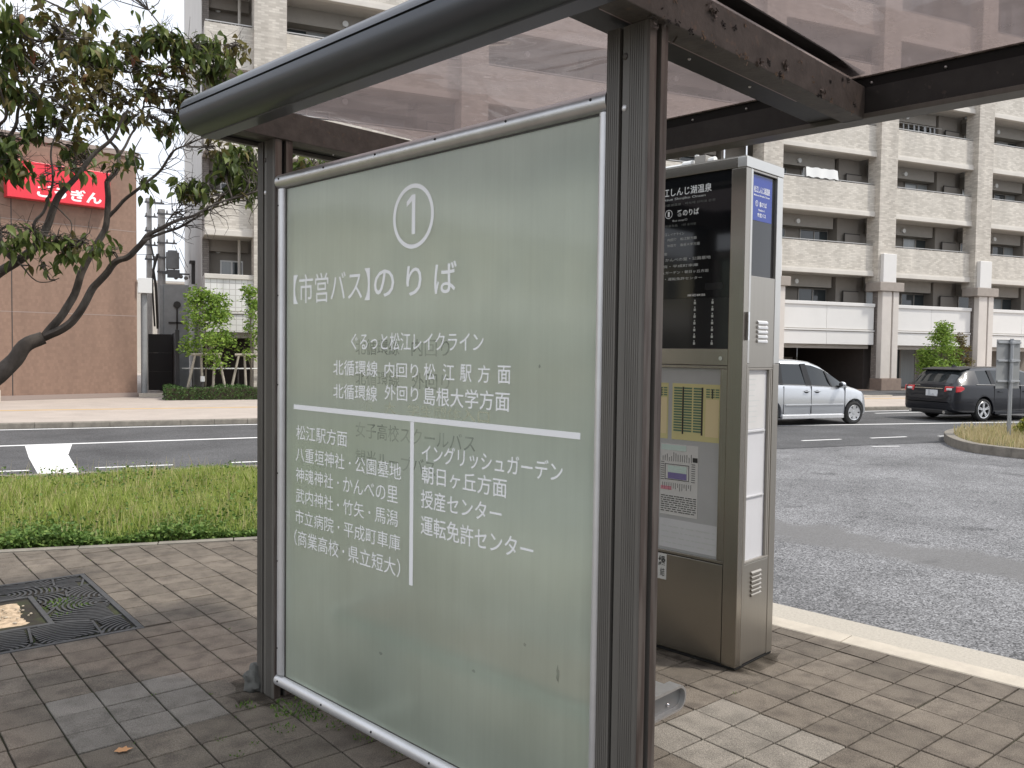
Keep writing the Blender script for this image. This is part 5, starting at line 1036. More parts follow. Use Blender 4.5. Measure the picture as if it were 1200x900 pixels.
# hoop barrier
solid('hoop_barrier', MB().tube([(-6.1, 27.6, 0), (-6.1, 27.6, .36), (-6.02, 27.6, .46), (-3.84, 27.6, .46), (-3.72, 27.6, .40), (-3.68, 27.6, .34), (-3.68, 27.6, 0)], .035, 8), 'kerb', label='cream metal hoop barrier at the foot of the bank wall', cat='barrier', smooth=50, loc=(-5, 27.6, 0))
ch = thing('cream_house', 'pale cream two storey building beyond the left end of the bank', 'house', (-34, 1, 0), bf)
part(ch, 'wall', MB().box(-52, -25, -1, 10, 0, 6.6), 'cream'); part(ch, 'roof', MB().box(-52.3, -24.7, -1.3, 10.3, 6.602, 6.9), 'cabin'); part(ch, 'balcony', MB().box(-50, -27, -2.2, -1.01, 2.9, 4.0), 'slab')
for k in range(8): part(ch, 'window', MB().box(-50+k*3, -48.4+k*3, -1.05, -1.002, 4.3, 5.9), 'glass'); part(ch, 'window', MB().box(-50+k*3, -48.4+k*3, -1.05, -1.002, .8, 2.5), 'glass')
# black slatted fence running away from the road
fn_ = thing('boundary_fence', 'tall black fence between the bank and the apartment building', 'fence', (1.05, 29.6, 0))
for k in range(30): part(fn_, 'slat', MB().box(1.02, 1.05, 29.6+k*.31, 29.88+k*.31, .05, 2.12), 'fence')
part(fn_, 'end_post', MB().box(.98, 1.10, 29.45, 29.58, 0, 2.18), 'fence'); part(fn_, 'cross_rail', MB().box(1.052, 1.08, 29.6, 38.8, .3, .36).box(1.052, 1.08, 29.6, 38.8, 1.7, 1.76), 'fence')
for k in range(3): part(fn_, 'lower_board', MB().box(.2, 1.0, 33.6, 33.65, .05+k*.68, .728+k*.68), 'fence')
solid('steel_cabinet', MB().box(.72, 1.62, 34.2, 36.2, 0, 3.95).box(.60, .715, 34.1, 36.2, 0, 3.9), 'cabinet_grey', label='tall dark grey sheet metal cabinet behind the black fence', cat='cabinet', bevel=.01, loc=(1.1, 35, 0))
solid('cabinet_dial', MB().cyl((1.2, 34.14, 3.2), (1.2, 34.198, 3.2), .13, 14).box(1.17, 1.23, 34.15, 34.198, 1.2, 3.1).box(.9, 1.55, 34.15, 34.198, 2.5, 2.56), 'frame_dark', label='round dial and dark pipe on the front of the grey cabinet', cat='gauge')
# utility poles
def pole(x, y, h, r, label):
    p = thing('utility_pole', label, 'utility pole', (x, y, 0), group='utility poles in the gap')
    part(p, 'shaft', MB().cyl((x, y, 0), (x, y, h), r*1.25, 12, r), 'concrete_pole', smooth=40)
    for k in range(5):
        z = h - .25 - k*.62; w = .62
        part(p, 'cross_arm', MB().box(x-w*.3, x+w, y-.22, y-.16, z, z+.07), 'pole_kit')
        for q in (-.12, .22, .5): part(p, 'insulator', MB().cyl((x+q, y-.19, z+.07), (x+q, y-.19, z+.20), .045, 7, .025), 'frame_alu')
    return p
p1 = pole(.30, 41, 8.15, .11, 'thinner left utility pole seen between the bank and the apartments')
p2 = pole(.78, 40, 7.55, .15, 'thicker right utility pole carrying a grey transformer')
part(p2, 'transformer', MB().cyl((1.22, 39.8, 5.0), (1.22, 39.8, 5.7), .27, 16).cyl((1.22, 39.8, 5.7), (1.22, 39.8, 5.78), .2, 16), 'cabin', smooth=40)
part(p2, 'bracket', MB().box(.8, 1.9, 39.7, 39.76, 4.75, 4.82).box(1.0, 1.5, 39.6, 39.66, 4.6, 4.95), 'pole_kit')
for k in range(4): part(p2, 'insulator', MB().ball((1.35+.2*k, 39.7, 4.62+.05*(k % 2)), .09, 7, 5), 'frame_alu')
part(p2, 'cable_bundle', MB().tube([(.62, 39.8, 5.6), (.45, 39.7, 4.9), (.55, 39.7, 4.2), (.62, 39.8, 2.4)], .06, 6).tube([(.30, 40.6, 6.4), (.5, 40, 5.3), (.4, 39.9, 4.4), (.5, 39.9, 2.5)], .04, 6), 'frame_dark', smooth=50)
b = MB()
for (a, c, sag) in (((.35, 41, 7.9), (9, 39, 8.9), .3), ((.9, 40, 7.2), (8, 46, 8.1), .3), ((.5, 40, 5.6), (-5, 44, 6.2), .2), ((1.3, 39.8, 6.0), (2.3, 44, 4.6), .1), ((1.5, 39.8, 5.9), (2.5, 44, 4.5), .1), ((.8, 40, 4.4), (3, 45, 4.1), .05), ((.8, 40, 4.2), (3, 45, 3.95), .05)):
    b.tube([Vector(a).lerp(Vector(c), t/6) - Vector((0, 0, sag*4*(t/6)*(1-t/6))) for t in range(7)], .013, 4)
w_ = part(p2, 'overhead_wires', b, 'frame_dark', kind='stuff')
solid('distant_rooftop', MB().box(-3, 5, 58, 64, 0, 5.6).box(-3.1, 5.1, 57.9, 64.1, 5.6, 5.75), 'slab', label='low pale roof far behind the poles in the gap', cat='building')

# ================================================================ PLANTING ACROSS THE ROAD
def pts_box(n, x0, x1, y0, y1, z0, z1): return np.stack([rng.uniform(x0, x1, n), rng.uniform(y0, y1, n), rng.uniform(z0, z1, n)], 1)
hd = thing('hedge', 'low clipped green hedge in front of the apartment building', 'hedge', (4.5, 28.6, 0))
def top_wave(P): P[:, 2] *= (.9 + .12*np.sin(P[:, 0]*3.1) + .05*np.sin(P[:, 0]*9)); return P
leaves('foliage', (top_wave(pts_box(26000, .6, 11, 27.95, 28.95, 0, .47))) - np.array([4.5, 28.6, 0]), .05, 'hedge', None, None, par=hd, aspect=.7)
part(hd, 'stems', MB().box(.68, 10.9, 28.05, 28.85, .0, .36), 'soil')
def young_tree(x, y, h, r, n, label, m='young', z0=.9, seedv=1, low=True):
    t = thing('young_tree', label, 'tree', (x, y, 0), group=None); rr = random.Random(seedv)
    b = MB(); b.tube([(x, y, 0), (x+.03, y, h*.4), (x-.02, y, h*.92)], [.035, .028, .01], 6)
    C_ = []
    for k in range(26):
        z = z0 + (h-z0)*rr.random()**.9; f = 1 - (z-z0)/(h-z0)*.6; a = rr.uniform(0, 2*pi); d = r*f*rr.uniform(.3, 1); e = (x+d*cos(a), y+d*sin(a), z+.1)
        b.tube([(x, y, z-.25), ((x+e[0])/2, (y+e[1])/2, z-.1), e], [.014, .01, .005], 5); C_.append((e, r*(.26+.2*rr.random())))
    part(t, 'trunk', b, 'bark2', smooth=60); C_.append(((x, y, h), .18))
    P = []
    for (e, q) in C_:
        k = int(n/len(C_)); g_ = rng.normal(0, 1, (k, 3)); g_ /= np.linalg.norm(g_, axis=1)[:, None]; g_ *= (rng.uniform(0, 1, k)**.45)[:, None]*q*np.array([1.15, 1.15, 1.0]); P.append(g_ + np.array(e) - np.array([x, y, 0]))
    leaves('crown', np.concatenate(P), .11, m, None, None, par=t, aspect=.5); return t
young_tree(1.85, 28.9, 3.3, .95, 3600, 'young green tree nearest the black fence, tied to a wooden stake frame', z0=1.0, seedv=3)
young_tree(3.25, 29.0, 3.5, .55, 1100, 'thin young tree beside the brown post, sparser than its neighbour', z0=1.3, seedv=5)
for (x0, x1, y, lab) in ((1.42, 2.35, 28.75, 'wooden stake frame around the young tree nearest the fence'), (2.75, 3.75, 28.85, 'wooden stake frame around the thin young tree')):
    s_ = thing('stake_frame', lab, 'tree stakes', ((x0+x1)/2, y, 0), group='tree stake frames')
    part(s_, 'cross_bar', MB().cyl((x0, y, 1.40), (x1, y, 1.42), .045, 8), 'stake', smooth=40)
    for (a, c) in ((x0-.18, x0+.12), (x0+.35, x0+.3), (x1+.15, x1-.1), (x1-.3, x1-.22)): part(s_, 'stake', MB().cyl((a, y-.05, 0), (c, y, 1.39), .045, 8, .035), 'stake', smooth=40)
lb = thing('bollard_light', 'small black bollard light with white top in the hedge', 'bollard', (1.75, 28.6, 0)); part(lb, 'post', MB().cyl((1.75, 28.6, 0), (1.75, 28.6, .55), .05, 10), 'frame_dark'); part(lb, 'lamp_head', MB().cyl((1.75, 28.6, .551), (1.75, 28.6, .72), .07, 12), 'white_metal', smooth=40)
gr = thing('garden_rail', 'thin white metal rail behind the hedge', 'railing', (5, 30.0, 0)); part(gr, 'top_rail', MB().cyl((1.2, 30.0, .93), (12, 30.0, .93), .025, 6), 'white_metal')
for k in range(8): part(gr, 'rail_post', MB().box(1.5+k*1.45, 1.54+k*1.45, 29.98, 30.02, 0, .9), 'frame_dark')
young_tree(31.9, 26.6, 2.85, 1.05, 5200, 'small bright green tree behind the dark grey estate car', z0=.9, seedv=12)
young_tree(33.6, 27.0, 2.45, .6, 1300, 'reddish leaved shrub tree beside the white pilaster', m='leaf_bronze', z0=1.0, seedv=14)

# ================================================================ TRAFFIC ISLAND, SIGN, SHRUB
out = [(14.05,10.79),(14.28,11.42),(14.96,12.3),(16.08,13.3),(17.4,13.75),(20,13.4),(24,12.6),(27,11.4),(28,9.5),(26,7.6),(22,7.0),(18,7.2),(15.4,8.2),(14.25,9.4)]
def chaikin(p, k=2):
    for _ in range(k):
        q = []
        for i in range(len(p)):
            a, c = p[i], p[(i+1) % len(p)]; q += [(a[0]*.75+c[0]*.25, a[1]*.75+c[1]*.25), (a[0]*.25+c[0]*.75, a[1]*.25+c[1]*.75)]
        p = q
    return p
isl = chaikin(out); cx_ = sum(p[0] for p in isl)/len(isl); cy_ = sum(p[1] for p in isl)/len(isl)
if sum(isl[i][0]*isl[(i+1) % len(isl)][1]-isl[(i+1) % len(isl)][0]*isl[i][1] for i in range(len(isl))) < 0: isl.reverse()
def inset(p, d):
    r = []
    for i in range(len(p)):
        a, c = Vector(p[i-1]), Vector(p[(i+1) % len(p)]); t = (c-a).normalized(); r.append((p[i][0]-t.y*d, p[i][1]+t.x*d))
    return r
inn = inset(isl, .18)
ti = solid('traffic_island', MB().ext_z(inset(isl, .17), RZ-.02, .0), 'soil', kind='structure')
N = len(isl); step = 2
for i in range(0, N, step):
    j = (i+step) % N; mid = (i+1) % N
    if step == 2:
        o3 = [isl[i], isl[mid], isl[j]]; i3 = [inn[j], inn[mid], inn[i]]
        part(ti, 'kerb_stone', MB().ext_z(o3 + i3, RZ-.02, .045), 'kerb_old', bevel=.012)
_ip = [Vector(p) for p in inn]
def in_poly(x, y, poly):
    c = np.zeros(len(x), bool); j = len(poly)-1
    for i in range(len(poly)):
        xi, yi = poly[i]; xj, yj = poly[j]
        k = ((yi > y) != (yj > y)) & (x < (xj-xi)*(y-yi)/(yj-yi+1e-12)+xi); c ^= k; j = i
    return c
blades('island_grass', 26000, (13.8, 24), (7, 13.9), lambda x, y, n: rng.uniform(.08, .24, n), .006, 'dry', 'dry straw coloured grass on the traffic island', 'grass', lambda x, y: in_poly(x, y, inn), base=0)
sgn = thing('road_sign', 'grey back of a rectangular road sign on a steel pole on the traffic island', 'road sign', (16.28, 11.9, 0))
part(sgn, 'pole', MB().cyl((16.28, 11.9, 0), (16.28, 11.9, 2.03), .038, 14), 'sign_pole', smooth=40)
part(sgn, 'plate', MB().box(15.90, 16.60, 11.945, 11.955, 1.01, 2.01), 'sign_back', bevel=.004)
for z in (1.14, 1.56, 1.93): part(sgn, 'bracket', MB().box(15.92, 16.58, 11.915, 11.944, z, z+.04).box(16.22, 16.34, 11.85, 11.914, z-.005, z+.045), 'sign_pole', bevel=.004)
sb = thing('island_shrub', 'round yellow-green clipped shrub on the traffic island by the sign', 'shrub', (17.25, 11.6, 0))
g_ = rng.normal(0, 1, (5200, 3)); g_ /= np.linalg.norm(g_, axis=1)[:, None]; g_ *= (rng.uniform(.55, 1, 5200)**.5)[:, None]*np.array([.78, .7, .58]); g_[:, 2] = np.abs(g_[:, 2])
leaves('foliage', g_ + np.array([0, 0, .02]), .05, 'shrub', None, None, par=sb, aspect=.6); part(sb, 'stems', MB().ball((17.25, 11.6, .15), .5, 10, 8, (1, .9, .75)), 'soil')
g_ = rng.normal(0, 1, (900, 3)); g_ /= np.linalg.norm(g_, axis=1)[:, None]; g_ *= np.array([.5, .5, .4])*(rng.uniform(.3, 1, 900)**.5)[:, None]; g_[:, 2] = np.abs(g_[:, 2])

# ================================================================ BEHIND THE CAMERA (unseen building, added for its reflection in paint, glass and steel)
refl = thing('reflection_building', 'long low brown building added behind the camera to be mirrored', 'building', (0, -34, 0))
part(refl, 'wall', MB().box(-45, 55, -44, -34, 0, 8.5), 'bank'); part(refl, 'roof', MB().box(-46, 56, -45, -32.5, 8.502, 9.1), 'cabin')
for k in range(16): part(refl, 'window', MB().box(-42+k*6, -38+k*6, -33.995, -33.9, 1.0, 3.4), 'glass'); part(refl, 'window', MB().box(-42+k*6, -38+k*6, -33.995, -33.9, 5.0, 7.2), 'glass')

# ================================================================ VEHICLES
def lathe_y(mb, prof, cx, cz, y0, n=28, sgn=1):
    """prof: (radius, offset along the axle)"""
    vs = []; m_ = len(prof)
    for i in range(n):
        a = 2*pi*i/n
        for (r, d) in prof: vs.append((cx + r*cos(a), y0 + sgn*d, cz + r*sin(a)))
    fs = []
    for i in range(n):
        for k in range(m_-1): fs.append((i*m_+k, ((i+1) % n)*m_+k, ((i+1) % n)*m_+k+1, i*m_+k+1))
    return mb.add(vs, fs)
def wheel(root, cx, yf, r, sgn, spokes, rw=.20, rimr=.66):
    """yf = outer face; sgn=+1 the outer face looks to -y"""
    cz = RZ + r
    w = part(root, 'wheel', lathe_y(MB(), [(r*.55, .03), (r*rimr, .012), (r*.80, .0), (r*.96, .018), (r, .05), (r, rw-.05), (r*.94, rw), (r*.5, rw)], cx, cz, yf, sgn=sgn), 'rubber', smooth=35)
    part(w, 'rim', lathe_y(MB(), [(r*rimr, .010), (r*rimr*.97, .002), (r*rimr*.90, .006), (r*rimr*.86, .05)], cx, cz, yf, sgn=sgn), 'rim', smooth=35)
    part(w, 'rim_back', MB().cyl((cx, yf+sgn*.07, cz), (cx, yf+sgn*.09, cz), r*rimr*.95, 24), 'trim')
    b = MB(); R_ = r*rimr*.9
    for k in range(spokes):
        for da in ((-.13, .13) if spokes == 5 else (0,)):
            a = 2*pi*k/spokes + pi/2 + da; c, s = cos(a), sin(a); hw0, hw1 = (.020, .013) if spokes == 5 else (.045, .06)
            p0 = (.035, ); q = Vector((-s, 0, c)); d = Vector((c, 0, s)); o = Vector((cx, yf, cz))
            A = [o + d*.03 - q*hw0, o + d*R_ - q*hw1, o + d*R_ + q*hw1, o + d*.03 + q*hw0]
            f_ = [p + Vector((0, sgn*(.012 if i in (0, 3) else .008), 0)) for i, p in enumerate(A)]; bk_ = [p + Vector((0, sgn*.05, 0)) for p in A]
            b.add(f_ + bk_, [(0, 1, 2, 3), (4, 7, 6, 5), (0, 4, 5, 1), (1, 5, 6, 2), (2, 6, 7, 3), (3, 7, 4, 0)])
    b.cyl((cx, yf+sgn*.004, cz), (cx, yf+sgn*.05, cz), .055, 14); part(w, 'spokes', b, 'rim', smooth=30)
    return w

def car(root, st, yc, glass_rng, paint, wheels, r, arch=1.17, side_glass=(), ws=None, rear=None, tint='car_glass'):
    """st rows: x, z_bottom, z_belt, z_top, half width low, half width belt, half width top. glass by station index ranges"""
    n = 13
    def sect(s):
        x, zb, zbelt, zt, w0, wb, wt = s; zb += RZ; zbelt += RZ; zt += RZ
        zm = zb + (zbelt-zb)*.45
        half = [(0, zb), (w0*.80, zb), (w0*.965, zb+.035), (w0, zb+.11), (max(w0, wb)*1.0, zm), (wb*.995, zbelt-.10), (wb*.975, zbelt-.02), (wb*.955, zbelt), (wt + (wb*.95-wt)*.12, zbelt+(zt-zbelt)*.86), (wt*.97, zt-(zt-zbelt)*.05-.008), (wt*.82, zt+.012), (wt*.45, zt+.03), (0, zt+.036)]
        return [(x, yc - a, z) for a, z in half] + [(x, yc + a, z) for a, z in half[-2:0:-1]]
    R_ = [sect(s) for s in st]; m_ = len(R_[0]); vs = [p for r_ in R_ for p in r_]
    body, glass, wsf = [], [], []
    for i in range(len(st)-1):
        for k in range(m_):
            f = (i*m_+k, i*m_+(k+1) % m_, (i+1)*m_+(k+1) % m_, (i+1)*m_+k)
            side = k in (7,) or k == m_-1-7
            topc = 8 <= k <= m_-1-8
            if any(a <= i < b_ for a, b_ in side_glass) and side: glass.append(f)
            elif ws and ws[0] <= i < ws[1] and topc and 9 <= k <= m_-1-9: wsf.append(f)
            elif rear and rear[0] <= i < rear[1] and topc and 9 <= k <= m_-1-9: wsf.append(f)
            else: body.append(f)
    body.append(tuple(range(m_-1, -1, -1))); body.append(tuple((len(st)-1)*m_ + k for k in range(m_)))
    def sub(fs):
        mb = MB(); idx = {}; 
        for f in fs:
            g = []
            for v in f:
                if v not in idx: idx[v] = len(mb.v); mb.v.append(vs[v])
                g.append(idx[v])
            mb.f.append(tuple(g))
        return mb
    full = MB(); full.v = vs; full.f = body + glass + wsf
    bo = part(root, 'body', sub(body), paint, smooth=32)
    # wheel arches: cut the body shell with cylinders, evaluated once
    # cut on a copy whose holes are closed, then drop the glass: simpler to cut the open shell
    cutters = []
    for (cx, ra) in wheels:
        c = MB().cyl((cx, yc-1.3, RZ+r+.01), (cx, yc-wmin*.52, RZ+r+.01), ra, 32); c2 = MB().cyl((cx, yc+wmin*.52, RZ+r+.01), (cx, yc+1.3, RZ+r+.01), ra, 32)
        for q in (c, c2):
            me = q.mesh('cutter', None); co = bpy.data.objects.new('cutter', me); COL.objects.link(co); cutters.append(co)
    # boolean on the closed hull
    hull = full.mesh('hull', M[paint], 32); ho = bpy.data.objects.new('hull', hull); COL.objects.link(ho)
    bm = bmesh.new(); bm.from_mesh(hull); lay = bm.faces.layers.int.new('kind')
    bm.faces.ensure_lookup_table()
    nb_, ng = len(body), len(glass)
    for i, f in enumerate(bm.faces): f[lay] = 0 if i < nb_ else (1 if i < nb_+ng else 2)
    bmesh.ops.recalc_face_normals(bm, faces=bm.faces); bm.to_mesh(hull); bm.free()
    for co in cutters:
        md = ho.modifiers.new('cut', 'BOOLEAN'); md.operation = 'DIFFERENCE'; md.solver = 'EXACT'; md.object = co
    dg = bpy.context.evaluated_depsgraph_get(); ev = ho.evaluated_get(dg); me = bpy.data.meshes.new_from_object(ev)
    bm = bmesh.new(); bm.from_mesh(me); lay = bm.faces.layers.int.get('kind')
    dele = [f for f in bm.faces if lay and f[lay] > 0]; bmesh.ops.delete(bm, geom=dele, context='FACES')
    off = OFF[root.name]; bmesh.ops.translate(bm, verts=bm.verts, vec=-off)
    nm = bpy.data.meshes.new('body'); bm.to_mesh(nm); bm.free(); nm.materials.append(M[paint]); nm.polygons.foreach_set('use_smooth', [True]*len(nm.polygons)); nm.set_sharp_from_angle(angle=radians(32)); nm.update()
    bo.data = nm
    for co in cutters: bpy.data.objects.remove(co)
    bpy.data.objects.remove(ho)
    half = len(glass)
    L_ = [f for f in glass if sum(vs[v][1] for v in f)/len(f) < yc]; Rr = [f for f in glass if sum(vs[v][1] for v in f)/len(f) >= yc]
    for fs in (L_, Rr):
        for a, b_ in side_glass:
            ff = [f for f in fs if a <= min(v//m_ for v in f) < b_]
            if ff: part(root, 'side_window', sub(ff), tint, smooth=60)
    for rr_, nm_ in ((ws, 'windscreen'), (rear, 'rear_window')):
        if rr_:
            ff = [f for f in wsf if rr_[0] <= min(v//m_ for v in f) < rr_[1]]
            if ff: part(root, nm_, sub(ff), tint, smooth=60)
    part(root, 'underside', MB().box(min(s[0] for s in st)+.35, max(s[0] for s in st)-.35, yc-wmin*.5, yc+wmin*.5, RZ+.16, RZ+.62), 'trim')
    return bo

# ---- silver minivan
wmin = .85
VY = 17.36
van = thing('minivan', 'silver minivan driving past behind the kiosk on the near lane', 'minivan', (15.2, VY, RZ))
vst = [ # x, zb, belt, top, w0, wb, wt
 (12.78,.34,.80,.84,.70,.74,.62),(12.86,.26,.96,1.02,.80,.83,.66),(12.98,.24,1.03,1.30,.83,.85,.66),(13.18,.23,1.05,1.555,.84,.86,.655),(13.45,.22,1.05,1.60,.85,.86,.66),(13.75,.20,1.045,1.615,.85,.865,.665),
 (14.32,.20,1.03,1.625,.85,.865,.67),(14.98,.20,1.01,1.62,.85,.865,.67),(15.10,.20,1.005,1.615,.85,.865,.67),(15.24,.20,1.0,1.605,.85,.865,.665),(15.45,.20,.99,1.58,.85,.865,.66),(15.80,.20,.975,1.47,.85,.865,.645),
 (16.08,.20,.96,1.33,.85,.865,.63),(16.30,.20,.95,1.19,.85,.865,.63),(16.48,.21,.94,1.06,.85,.86,.66),(16.62,.21,.925,.985,.85,.86,.72),(16.85,.22,.89,.925,.85,.85,.72),(17.05,.22,.83,.85,.83,.82,.68),(17.20,.23,.74,.755,.77,.75,.60),(17.28,.26,.62,.64,.66,.63,.50),(17.30,.32,.52,.53,.60,.56,.46)]
# (driver's side faces the camera)
car(van, vst, VY, None, 'silver', [(16.77, .355), (14.05, .355)], .30, side_glass=((3, 14),), ws=(10, 14), rear=(1, 3), tint='car_glass')
for x in (16.77, 14.05):
    wheel(van, x, VY-.852, .30, 1, 6); wheel(van, x, VY+.852, .30, -1, 6)
yS = VY - .868
for x0, x1 in ((15.315, 15.325), (14.445, 14.452), (16.42, 16.428)): part(van, 'door_gap', MB().box(x0, x1, yS-.0015, yS+.03, RZ+.30, RZ+.985), 'trim')
part(van, 'side_moulding', MB().box(14.50, 16.38, yS-.012, yS+.02, RZ+.505, RZ+.535), 'silver', bevel=.004)
part(van, 'sill', MB().box(14.42, 16.40, yS-.004, yS+.1, RZ+.175, RZ+.275), 'alu_white', bevel=.015)
for x in (15.08, 15.42): hn = part(van, 'door_handle', MB().box(x, x+.17, yS-.03, yS-.008, RZ+.845, RZ+.875), 'silver', bevel=.008); part(van, 'handle_recess', MB().ball((x+.08, yS+.002, RZ+.85), .055, 12, 8, (1.3, .12, .7)), 'trim')
mr_ = part(van, 'door_mirror', MB().ball((16.22, VY-.97, RZ+1.03), .10, 12, 8, (.75, 1.0, .72)), 'silver', smooth=60); part(van, 'mirror_glass', MB().ball((16.20, VY-.97, RZ+1.03), .088, 12, 8, (.8, .9, .7)), 'trim', smooth=60); part(van, 'mirror_arm', MB().box(16.18, 16.28, VY-.93, VY-.80, RZ+.96, RZ+1.0), 'trim')
part(van, 'door_mirror', MB().ball((16.22, VY+.97, RZ+1.03), .10, 12, 8, (.75, 1.0, .72)), 'silver', smooth=60)
part(van, 'window_trim', MB().tube([(13.3, VY-.835, RZ+1.055), (14.3, VY-.842, RZ+1.045), (15.2, VY-.846, RZ+1.01), (16.5, VY-.842, RZ+.955)], .010, 6), 'trim')
def pillar(root, x0, x1, xt0, xt1, yc, wb, wt, zb, zt, m='trim'):
    for s_ in (-1, 1):
        a = [(x0, yc+s_*(wb+.004), RZ+zb), (x1, yc+s_*(wb+.004), RZ+zb), (xt1, yc+s_*(wt+.006), RZ+zt), (xt0, yc+s_*(wt+.006), RZ+zt)]
        part(root, 'pillar', MB().add(a + [(p[0], p[1]-s_*.02, p[2]) for p in a], [(0, 1, 2, 3), (7, 6, 5, 4), (0, 4, 5, 1), (1, 5, 6, 2), (2, 6, 7, 3), (3, 7, 4, 0)]), m)
pillar(van, 15.16, 15.36, 15.06, 15.22, VY, .826, .705, 1.0, 1.545); pillar(van, 14.30, 14.44, 14.32, 14.44, VY, .826, .705, 1.02, 1.56)
pillar(van, 15.98, 16.03, 15.86, 15.90, VY, .826, .68, .97, 1.36)
part(van, 'aerial', MB().cyl((14.4, VY, RZ+1.65), (14.34, VY, RZ+1.78), .015, 6), 'white_metal')
part(van, 'headlamp', MB().ball((17.08, VY-.62, RZ+.72), .17, 12, 8, (.9, .75, .5)), 'lamp_clear', smooth=60); part(van, 'headlamp', MB().ball((17.08, VY+.62, RZ+.72), .17, 12, 8, (.9, .75, .5)), 'lamp_clear', smooth=60)
part(van, 'tail_lamp', MB().box(12.80, 12.95, VY-.80, VY-.66, RZ+.85, RZ+1.2), 'tail', bevel=.02); part(van, 'tail_lamp', MB().box(12.80, 12.95, VY+.66, VY+.80, RZ+.85, RZ+1.2), 'tail', bevel=.02)
part(van, 'seat_back', MB().box(15.05, 15.2, VY-.62, VY-.15, RZ+.7, RZ+1.30).box(15.05, 15.2, VY+.15, VY+.62, RZ+.7, RZ+1.30), 'cabin', bevel=.05)

# ---- dark grey estate car
WY = 17.12; wmin = .89
wag = thing('estate_car', 'dark grey estate car seen from behind with red rear lamps and pale number plate', 'estate car', (22.4, WY, RZ))
wst = [(20.06,.42,.62,.64,.66,.64,.50),(20.10,.30,.80,.82,.78,.78,.60),(20.16,.27,.95,.97,.84,.835,.64),(20.26,.25,1.0,1.04,.87,.86,.655),(20.42,.23,1.005,1.20,.88,.875,.65),(20.60,.22,1.005,1.36,.885,.88,.65),(20.78,.21,1.005,1.42,.89,.885,.655),
 (21.02,.20,1.0,1.445,.89,.89,.66),(21.55,.19,.995,1.462,.885,.885,.67),(21.62,.19,.993,1.464,.885,.885,.67),(22.20,.18,.985,1.468,.885,.885,.67),(22.60,.18,.98,1.46,.885,.885,.668),(22.68,.18,.978,1.457,.885,.885,.668),(23.10,.18,.97,1.39,.885,.885,.66),(23.45,.18,.96,1.25,.885,.885,.655),
 (23.75,.18,.95,1.06,.885,.88,.68),(23.90,.18,.93,.975,.885,.88,.74),(24.3,.19,.87,.90,.885,.87,.74),(24.58,.20,.80,.82,.84,.82,.70),(24.70,.24,.70,.71,.74,.72,.6),(24.75,.32,.58,.59,.64,.62,.5)]
car(wag, wst, WY, None, 'dark_paint', [(21.19, .365), (23.84, .365)], .315, side_glass=((7, 15),), ws=(12, 15), rear=(3, 6))
for x in (21.19, 23.84): wheel(wag, x, WY-.885, .315, 1, 5, rimr=.74); wheel(wag, x, WY+.885, .315, -1, 5, rimr=.74)
part(wag, 'roof_spoiler', MB().prism([(20.50, 1.415), (20.95, 1.475), (20.95, 1.44), (20.52, 1.385)], lambda p: (p[0], WY-.62, RZ+p[1]), lambda p: (p[0], WY+.62, RZ+p[1])), 'trim', bevel=.01)
for s_ in (-1, 1):
    tl = part(wag, 'tail_lamp', MB().prism([(20.135, .80), (20.155, .955), (20.30, .965), (20.42, .92), (20.40, .87), (20.26, .81)], lambda p: (p[0]+.02, WY+s_*.872, RZ+p[1]), lambda p: (p[0]-.045, WY+s_*.50, RZ+p[1])), 'tail', bevel=.015)
    part(tl, 'lamp_lens', MB().box(20.092, 20.13, WY+s_*.64-.08, WY+s_*.64+.08, RZ+.85, RZ+.91), 'lamp_clear', bevel=.01)
    part(wag, 'side_sill', MB().box(21.62, 23.4, WY+s_*.875-.02, WY+s_*.875+.02, RZ+.19, RZ+.27), 'dark_paint', bevel=.01)
part(wag, 'number_plate', MB().box(20.062, 20.085, WY-.31, WY+.07, RZ+.64, RZ+.85), 'plate', bevel=.004)
part(wag, 'tailgate_trim', MB().box(20.085, 20.11, WY-.46, WY+.46, RZ+.885, RZ+.905), 'chrome')
part(wag, 'tailgate_gap', MB().box(20.075, 20.09, WY-.75, WY+.75, RZ+.60, RZ+.612), 'trim'); part(wag, 'rear_valance', MB().box(20.05, 20.3, WY-.62, WY+.62, RZ+.20, RZ+.32), 'trim', bevel=.03)
for s_ in (-1, 1): part(wag, 'exhaust', MB().cyl((20.04, WY+s_*.55, RZ+.25), (20.3, WY+s_*.55, RZ+.25), .045, 12), 'chrome', smooth=40)
part(wag, 'badge', MB().box(20.14, 20.15, WY+.32, WY+.5, RZ+.955, RZ+.975), 'chrome')
yW = WY - .888
for x0 in (21.58, 22.63): part(wag, 'door_gap', MB().box(x0, x0+.008, yW-.0015, yW+.03, RZ+.30, RZ+.97), 'trim')
for x in (21.72, 22.74): part(wag, 'door_handle', MB().box(x, x+.18, yW-.028, yW-.006, RZ+.80, RZ+.83), 'chrome' if False else 'dark_paint', bevel=.008)
part(wag, 'window_trim', MB().tube([(20.9, WY-.856, RZ+1.012), (21.6, WY-.855, RZ+1.0), (22.6, WY-.85, RZ+.985), (23.7, WY-.85, RZ+.962)], .009, 6), 'rail')
pillar(wag, 21.50, 21.66, 21.44, 21.58, WY, .852, .708, .995, 1.40); pillar(wag, 22.58, 22.69, 22.55, 22.65, WY, .852, .708, .98, 1.40)
part(wag, 'roof_aerial', MB().prism([(20.98, 1.48), (21.16, 1.49), (21.02, 1.55)], lambda p: (p[0], WY-.02, RZ+p[1]), lambda p: (p[0], WY+.02, RZ+p[1])), 'dark_paint')
